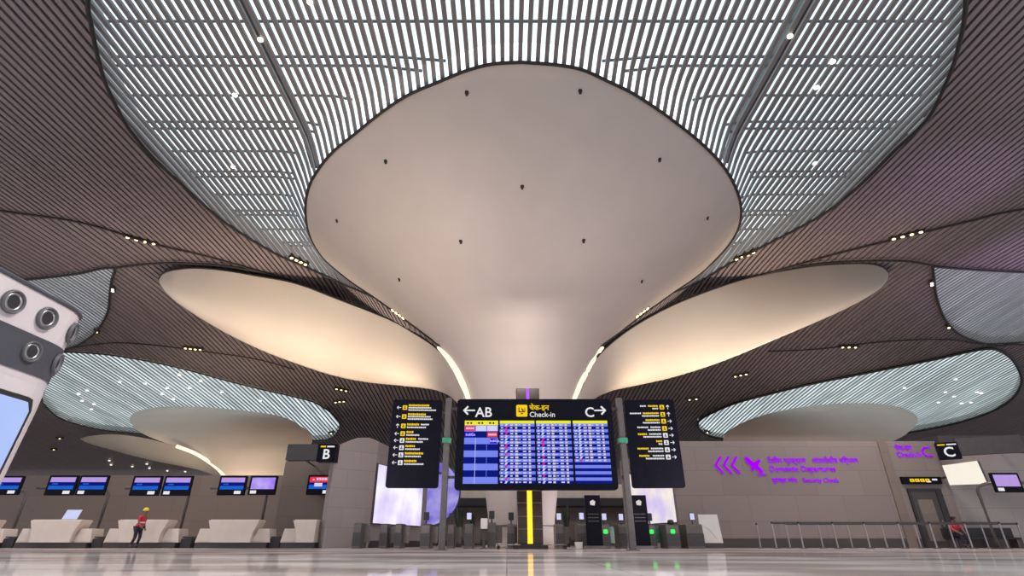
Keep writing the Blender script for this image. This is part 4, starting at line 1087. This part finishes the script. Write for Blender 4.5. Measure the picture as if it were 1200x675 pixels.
def person(label, loc, rz, J):
    t = thing('person', label, 'person', loc, rz)
    V = [J['pelvis']]; E = []; R = [(.15, .12)]
    neck = limb(V, E, R, 0, [J['waist'], J['chest'], J['neck'], J['head'], J['crown']], [(.14, .11), (.17, .12), .06, (.085, .10), (.07, .085)])
    nk = 2
    hd = Vector(J['head']); limb(V, E, R, 4, [tuple(hd + Vector(J.get('face', (.1, 0, -.01))))], [.025])
    for s in (1, -1):
        k = 'l' if s > 0 else 'r'
        limb(V, E, R, 0, [J['hip' + k], J['knee' + k], J['ankle' + k], J['toe' + k]], [.095, .062, .045, .035])
        wr = limb(V, E, R, nk, [J['sho' + k], J['elb' + k], J['wri' + k]], [.062, .042, .03])
        hand(V, E, R, wr, J['wri' + k], Vector(J['wri' + k]) - Vector(J['elb' + k]), s)
    skin_mesh('body', V, E, R, 'skin', t)
    def garment(name, mat, chains, root, rr):
        V = [root]; E = []; R = [rr]
        for pts, rad in chains: limb(V, E, R, 0, pts, rad)
        return skin_mesh(name, V, E, R, mat, t)
    mid = lambda a, b, f: tuple(Vector(a).lerp(Vector(b), f))
    gv = garment('vest', 'red', [([J['chest'], mid(J['chest'], J['neck'], .45)], [(.195, .145), (.12, .10)]), ([mid(J['waist'], J['pelvis'], .75)], [(.165, .135)])] , J['waist'], (.17, .135))
    for s in 'lr':
        V = [J['chest']]; E = []; R = [.12]; limb(V, E, R, 0, [J['sho' + s], mid(J['sho' + s], J['elb' + s], .85)], [.078, .056])
        skin_mesh('sleeve', V, E, R, 'red', t)
    garment('trousers', 'navy', [([J['hip' + s], J['knee' + s], mid(J['knee' + s], J['ankle' + s], .9)], [.108, .074, .062]) for s in 'lr'], J['pelvis'], (.165, .135))
    for s in 'lr':
        a, b = Vector(J['ankle' + s]), Vector(J['toe' + s])
        skin_mesh('shoe', [tuple(a.lerp(b, -.25)), tuple(a.lerp(b, .5)), tuple(b)], [(0, 1), (1, 2)], [.055, .055, .045], 'blackmatt', t, 1)
    return t
wx0, wy0 = XatY(156, 26.6, .0), 26.6
J = dict(pelvis=(0, 0, .90), waist=(.03, 0, 1.08), chest=(.07, 0, 1.32), neck=(.10, 0, 1.48), head=(.13, 0, 1.60), crown=(.13, 0, 1.68),
         hipl=(.02, .10, .86), kneel=(.11, .10, .50), anklel=(.04, .10, .09), toel=(.21, .10, .05),
         hipr=(-.02, -.10, .86), kneer=(.02, -.10, .47), ankler=(-.12, -.10, .10), toer=(.02, -.10, .05),
         shol=(.07, .21, 1.38), elbl=(.00, .27, 1.12), wril=(.10, .26, .90), shor=(.07, -.21, 1.38), elbr=(.14, -.27, 1.13), wrir=(.30, -.24, .95))
pw = person('worker walking past the desks in red vest, dark trousers and yellow helmet', (wx0, wy0, 0), math.radians(-8), J)
pw.scale = (.96, .96, .96)
MB().lathe([(.165, 1.655), (.13, 1.66), (.128, 1.70), (.11, 1.755), (.07, 1.79), (.02, 1.80)], (.13, 0), 20).build('helmet', 'yellow', pw, True)
MB().lathe([(.176, 1.10), (.178, 1.12), (.176, 1.15)], (.035, 0), 20).build('reflective_strip', 'reflect', pw, True)
sx_, sy_ = XatY(1131, 26.9, .7), 27.35
t = thing('waiting_bench', 'low black bench behind the queue posts under the slanting panel', 'bench', (XatY(1150, 27.6, .4), 27.6, 0))
MB().box((-1.6, -.28, .38), (1.8, .28, .46)).build('seat', 'blackmatt', t, bevel=.02)
MB().box((-1.6, .22, .46), (1.8, .30, .88)).build('backrest', 'blackmatt', t, bevel=.02)
for a in (-1.4, 1.5): MB().box((a - .04, -.24, 0), (a + .04, .24, .38)).build('leg', 'gate', t)
J2 = dict(pelvis=(0, 0, .61), waist=(.02, 0, .75), chest=(.08, 0, .98), neck=(.14, 0, 1.13), head=(.20, 0, 1.24), crown=(.20, 0, 1.32),
          hipl=(.06, .10, .59), kneel=(.46, .12, .575), anklel=(.44, .12, .09), toel=(.60, .12, .05),
          hipr=(.06, -.10, .59), kneer=(.46, -.12, .575), ankler=(.50, -.12, .09), toer=(.66, -.12, .05),
          shol=(.08, .21, 1.04), elbl=(.22, .25, .80), wril=(.42, .15, .66), shor=(.08, -.21, 1.04), elbr=(.22, -.25, .80), wrir=(.42, -.15, .66))
ps = person('seated person in red top and dark trousers behind the queue posts', (sx_, 27.52, .0), math.radians(-90), J2)
MB().lathe([(.10, 1.24), (.105, 1.29), (.09, 1.345), (.05, 1.37), (.01, 1.375)], (.185, 0), 16).build('hair', 'hair', ps, True)

# ------------------------------------------------------------------ white kiosk close by
KX, KY1 = -3.1, 3.62
kx, ky = -3.35, 2.9
kz = thing('kiosk', 'tall white kiosk with round black portholes and glowing blue screen', 'kiosk', (kx, ky, 0))
# plan outline of the front: straight along y facing +x, rounding away at the far end
outline = [(KX - .02, 1.7), (KX, 2.2), (KX, 2.6), (KX, 3.0), (KX, 3.25)]
for k in range(1, 9):
    a = math.radians(90 * k / 8); outline.append((KX - .34 + .34 * math.cos(a), 3.25 + .34 * math.sin(a)))
outline = spline(outline[:5], 4)[:-1] + outline[4:]
kk = [0]
for a, b in zip(outline, outline[1:]): kk.append(kk[-1] + math.hypot(b[0] - a[0], b[1] - a[1]))
KL = kk[-1]
def on_k(s, z, off=0.0):
    i = 0
    while i < len(kk) - 2 and kk[i + 1] < s: i += 1
    f_ = (s - kk[i]) / (kk[i + 1] - kk[i]); a, b = outline[i], outline[i + 1]
    d = Vector((b[0] - a[0], b[1] - a[1])).normalized(); n = Vector((d.y, -d.x))
    return Vector((a[0] + (b[0] - a[0]) * f_ + n.x * off, a[1] + (b[1] - a[1]) * f_ + n.y * off, z)), Vector((n.x, n.y, 0)), Vector((d.x, d.y, 0))
KH = 1.75
full = outline + [(KX - .75, 3.59), (KX - .75, 1.7)]
MB().slab(full, .04, KH).build('body', 'kwhite', kz, loc=(kx, ky, 0), bevel=.03)
MB().slab([(KX - .34 + (x - KX + .34) * .97, 2.6 + (y - 2.6) * .985) for x, y in full], 0, .05).build('plinth', 'blackmatt', kz, loc=(kx, ky, 0))
def kband(s0, s1, z0, z1, off, rad=0.0, n=40):
    rows = [[], []]
    for i in range(n + 1):
        s = s0 + (s1 - s0) * i / n; e = s1 - s
        rr = 0
        if rad and e < rad: rr = rad - math.sqrt(max(0, rad * rad - (rad - e) ** 2))
        rows[0].append(on_k(s, z0, off)[0]); rows[1].append(on_k(s, z1 - rr, off)[0])
    return MB().grid(rows)
SE = KL
ZB1, ZB0 = 1.475, 1.245
kband(.05, SE - .10, ZB0, ZB1, .006, .10).build('porthole_band', 'band', kz, loc=(kx, ky, 0))
MB().tube([on_k(.05 + (SE - .1) * i / 40, KH - .012, .004)[0] for i in range(41)], .012, 6).build('top_seam', 'band', kz, loc=(kx, ky, 0))
kband(.05, SE - .30, .30, ZB0 - .045, .010, .14).build('bezel', 'kwhite', kz, loc=(kx, ky, 0))
kband(.05, SE - .415, .42, ZB0 - .13, .014, .07).build('screen_border', 'blackmatt', kz, loc=(kx, ky, 0))
kband(.05, SE - .45, .45, ZB0 - .16, .018, .05).build('screen', 'kscreen', kz, loc=(kx, ky, 0))
def porthole(s, z, r):
    c_, n, d = on_k(s, z, .004); up = Vector((0, 0, 1))
    def ring(rad, off): return [c_ + n * off + d * math.cos(2 * math.pi * k / 28) * rad + up * math.sin(2 * math.pi * k / 28) * rad for k in range(29)]
    o = MB().grid([ring(r, 0), ring(r, .012), ring(r * .93, .022), ring(r * .82, .018), ring(r * .78, .004)]).build('porthole', 'rubber', kz, True, loc=(kx, ky, 0))
    MB().grid([ring(r * .80, .003), ring(r * .76, .012), ring(r * .60, .014), ring(r * .55, .004)]).build('chrome_ring', 'chrome', o, True, loc=(kx, ky, 0))
    MB().grid([ring(r * .62, .008), ring(.001, .009)]).build('lens', 'blackmatt', o, loc=(kx, ky, 0))
    return o
for q in (.10, .36, .64): porthole(SE - q, 1.60, .074)
for q in (.16, .37, .63): porthole(SE - q, 1.375, .068)
for q in (.90, 1.16): porthole(SE - q, 1.60, .074)
kz.rotation_euler = (0, .09, 0); kz.location.x -= .055; kz.location.z = .012

# ------------------------------------------------------------------ ceiling lamps, downlights, sprinklers
def lamp(label, u, v, L, n, mat='lamp', tilt=0.0, r=.10):
    p = onC(u, v, -.25)
    q = onC(u + 6 * math.cos(tilt), v + 6 * math.sin(tilt), -.25); d = (q - p).normalized()
    t = thing('ceiling_light', label, 'ceiling light', tuple(p), 0, None)
    u_ = d.cross(Vector((0, 0, 1))).normalized(); w = Vector((0, 0, 1))
    a = -d * L / 2; b = d * L / 2; hw = r * 1.5
    MB().add([a - u_ * hw, b - u_ * hw, b + u_ * hw, a + u_ * hw, a - u_ * hw + w * .3, b - u_ * hw + w * .3, b + u_ * hw + w * .3, a + u_ * hw + w * .3],
             [(0, 1, 2, 3), (7, 6, 5, 4), (0, 4, 5, 1), (1, 5, 6, 2), (2, 6, 7, 3), (3, 7, 4, 0)]).build('tray', 'seam', t)
    for k in range(n):
        c_ = d * (L * ((k + .5) / n - .5))
        m_ = MB()
        ring = [c_ + d * math.cos(2 * math.pi * j / 14) * r + u_ * math.sin(2 * math.pi * j / 14) * r for j in range(14)]
        m_.add([x - w * .05 for x in ring] + [x - w * .005 for x in ring], [list(range(14)), list(range(27, 13, -1))] + [(j, j + 14, (j + 1) % 14 + 14, (j + 1) % 14) for j in range(14)])
        m_.build('lamp_lens', mat, t)
for (lab, u, v, L, n, mt, tl) in [
    ('row of small warm lamps on the long crease high above the kiosk', 165, 282, 1.9, 4, 'lamp', .25),
    ('cluster of warm lamps where the skylight edge meets the slats, AB side', 350, 306, 1.5, 4, 'lamp', .45),
    ('short row of warm lamps on the narrow slat strip, AB side', 466, 368, 1.1, 4, 'lamp', .65),
    ('short row of warm lamps on the narrow slat strip, C side', 753, 366, 1.1, 4, 'lamp', -.65),
    ('cluster of warm lamps where the skylight edge meets the slats, C side', 873, 300, 1.6, 4, 'lamp', -.4),
    ('row of small warm lamps on the long crease above the dim skylight', 1063, 276, 1.9, 4, 'lamp', -.25),
    ('bright square lamp high on the edge of the small skylight', 132, 340, .7, 2, 'lampw', 1.4),
    ('small warm lamp low on the edge of the small skylight', 113, 389, .6, 1, 'lamp', .8),
    ('bright square lamp high on the edge of the dim skylight', 1092, 333, .8, 2, 'lampw', 1.5),
    ('small warm lamp low on the edge of the dim skylight', 1112, 384, .6, 1, 'lamp', .8),
    ('row of warm lamps on slats between petal and pale skylight', 226, 409, 1.7, 4, 'lamp', .1),
    ('row of warm lamps below the side petal near the direction sign', 400, 457, 1.6, 3, 'lamp', .2),
    ('lower row of warm lamps near the end of the pale skylight', 398, 471, 1.6, 3, 'lamp', -.1),
    ('warm lamp at the tip of the pale skylight over the B sign', 388, 508, 1.0, 1, 'lamp', -.3),
    ('row of warm lamps below the side petal on the C side', 995, 407, 1.8, 3, 'lamp', 0),
    ('faint warm lamp row under the C side petal', 868, 440, 1.6, 3, 'lamp', -.2),
    ('warm lamp at the tip of the pale skylight over the long wall', 829, 507, 1.0, 1, 'lamp', .3),
    ('warm lamp row between C side petal and the long wall', 812, 468, 1.5, 2, 'lamp', -.1),
    ('small warm lamp at the slats beyond the kiosk, upper', 70, 514, .9, 1, 'lamp', 0),
    ('small warm lamp at the slats beyond the kiosk, lower', 63, 527, .9, 1, 'lamp', 0)]:
    lamp(lab, u, v, L, n, mt, tl)
def dots(label, group, pts, mat, r, off=-.3):
    for (u, v) in pts:
        p = onC(u, v, off)
        o = MB().lathe([(r * .6, .06), (r, .04), (r, 0), (r * .3, -.02)], (0, 0), 12).build('downlight', mat)
        o.location = p; tag(o, label, 'downlight', group)
dots('tiny round downlight in the pale skylight over the desks', 'downlights in the skylight over the desks', [(170, 450), (190, 462), (196, 455), (203, 468), (210, 440), (222, 455), (235, 447), (92, 462), (96, 470), (102, 458), (107, 480), (110, 474), (140, 448), (260, 460), (305, 470)], 'lampw', .16)
dots('tiny round downlight in the pale skylight over the long wall', 'downlights in the skylight over the long wall', [(1108, 460), (1118, 465), (1127, 473), (1138, 472), (1145, 460), (1150, 461), (1060, 455), (1120, 445), (1100, 472)], 'lampw', .16)
dots('tiny round downlight in dark ceiling above the desk monitors', 'downlights above the desk monitors', [(128, 540), (130, 545), (155, 547), (172, 544), (175, 549), (196, 552), (217, 553)], 'lampw', .16)
dots('tiny pinkish lamp between louvres of the large skylight', 'lamps among the louvres of the large skylight', [(305, 47), (363, 3), (275, 112), (273, 196), (926, 43), (976, 73), (957, 103), (955, 192)], 'lampw', .11, -.1)
for (u, v) in [(547, 110), (680, 108), (452, 190), (773, 188), (612, 220), (395, 259), (829, 256), (540, 284), (684, 283), (468, 328), (752, 330)]:
    p = onC(u, v, -.16)
    o = MB().lathe([(.09, .10), (.085, .02), (.04, 0), (.03, -.05), (.06, -.06), (.06, -.07)], (0, 0), 12).build('sprinkler', 'seam'); o.location = p
    tag(o, 'small dark sprinkler head dotting the big front petal', 'sprinkler', 'sprinklers on the front petal')
bpy.context.view_layer.update()
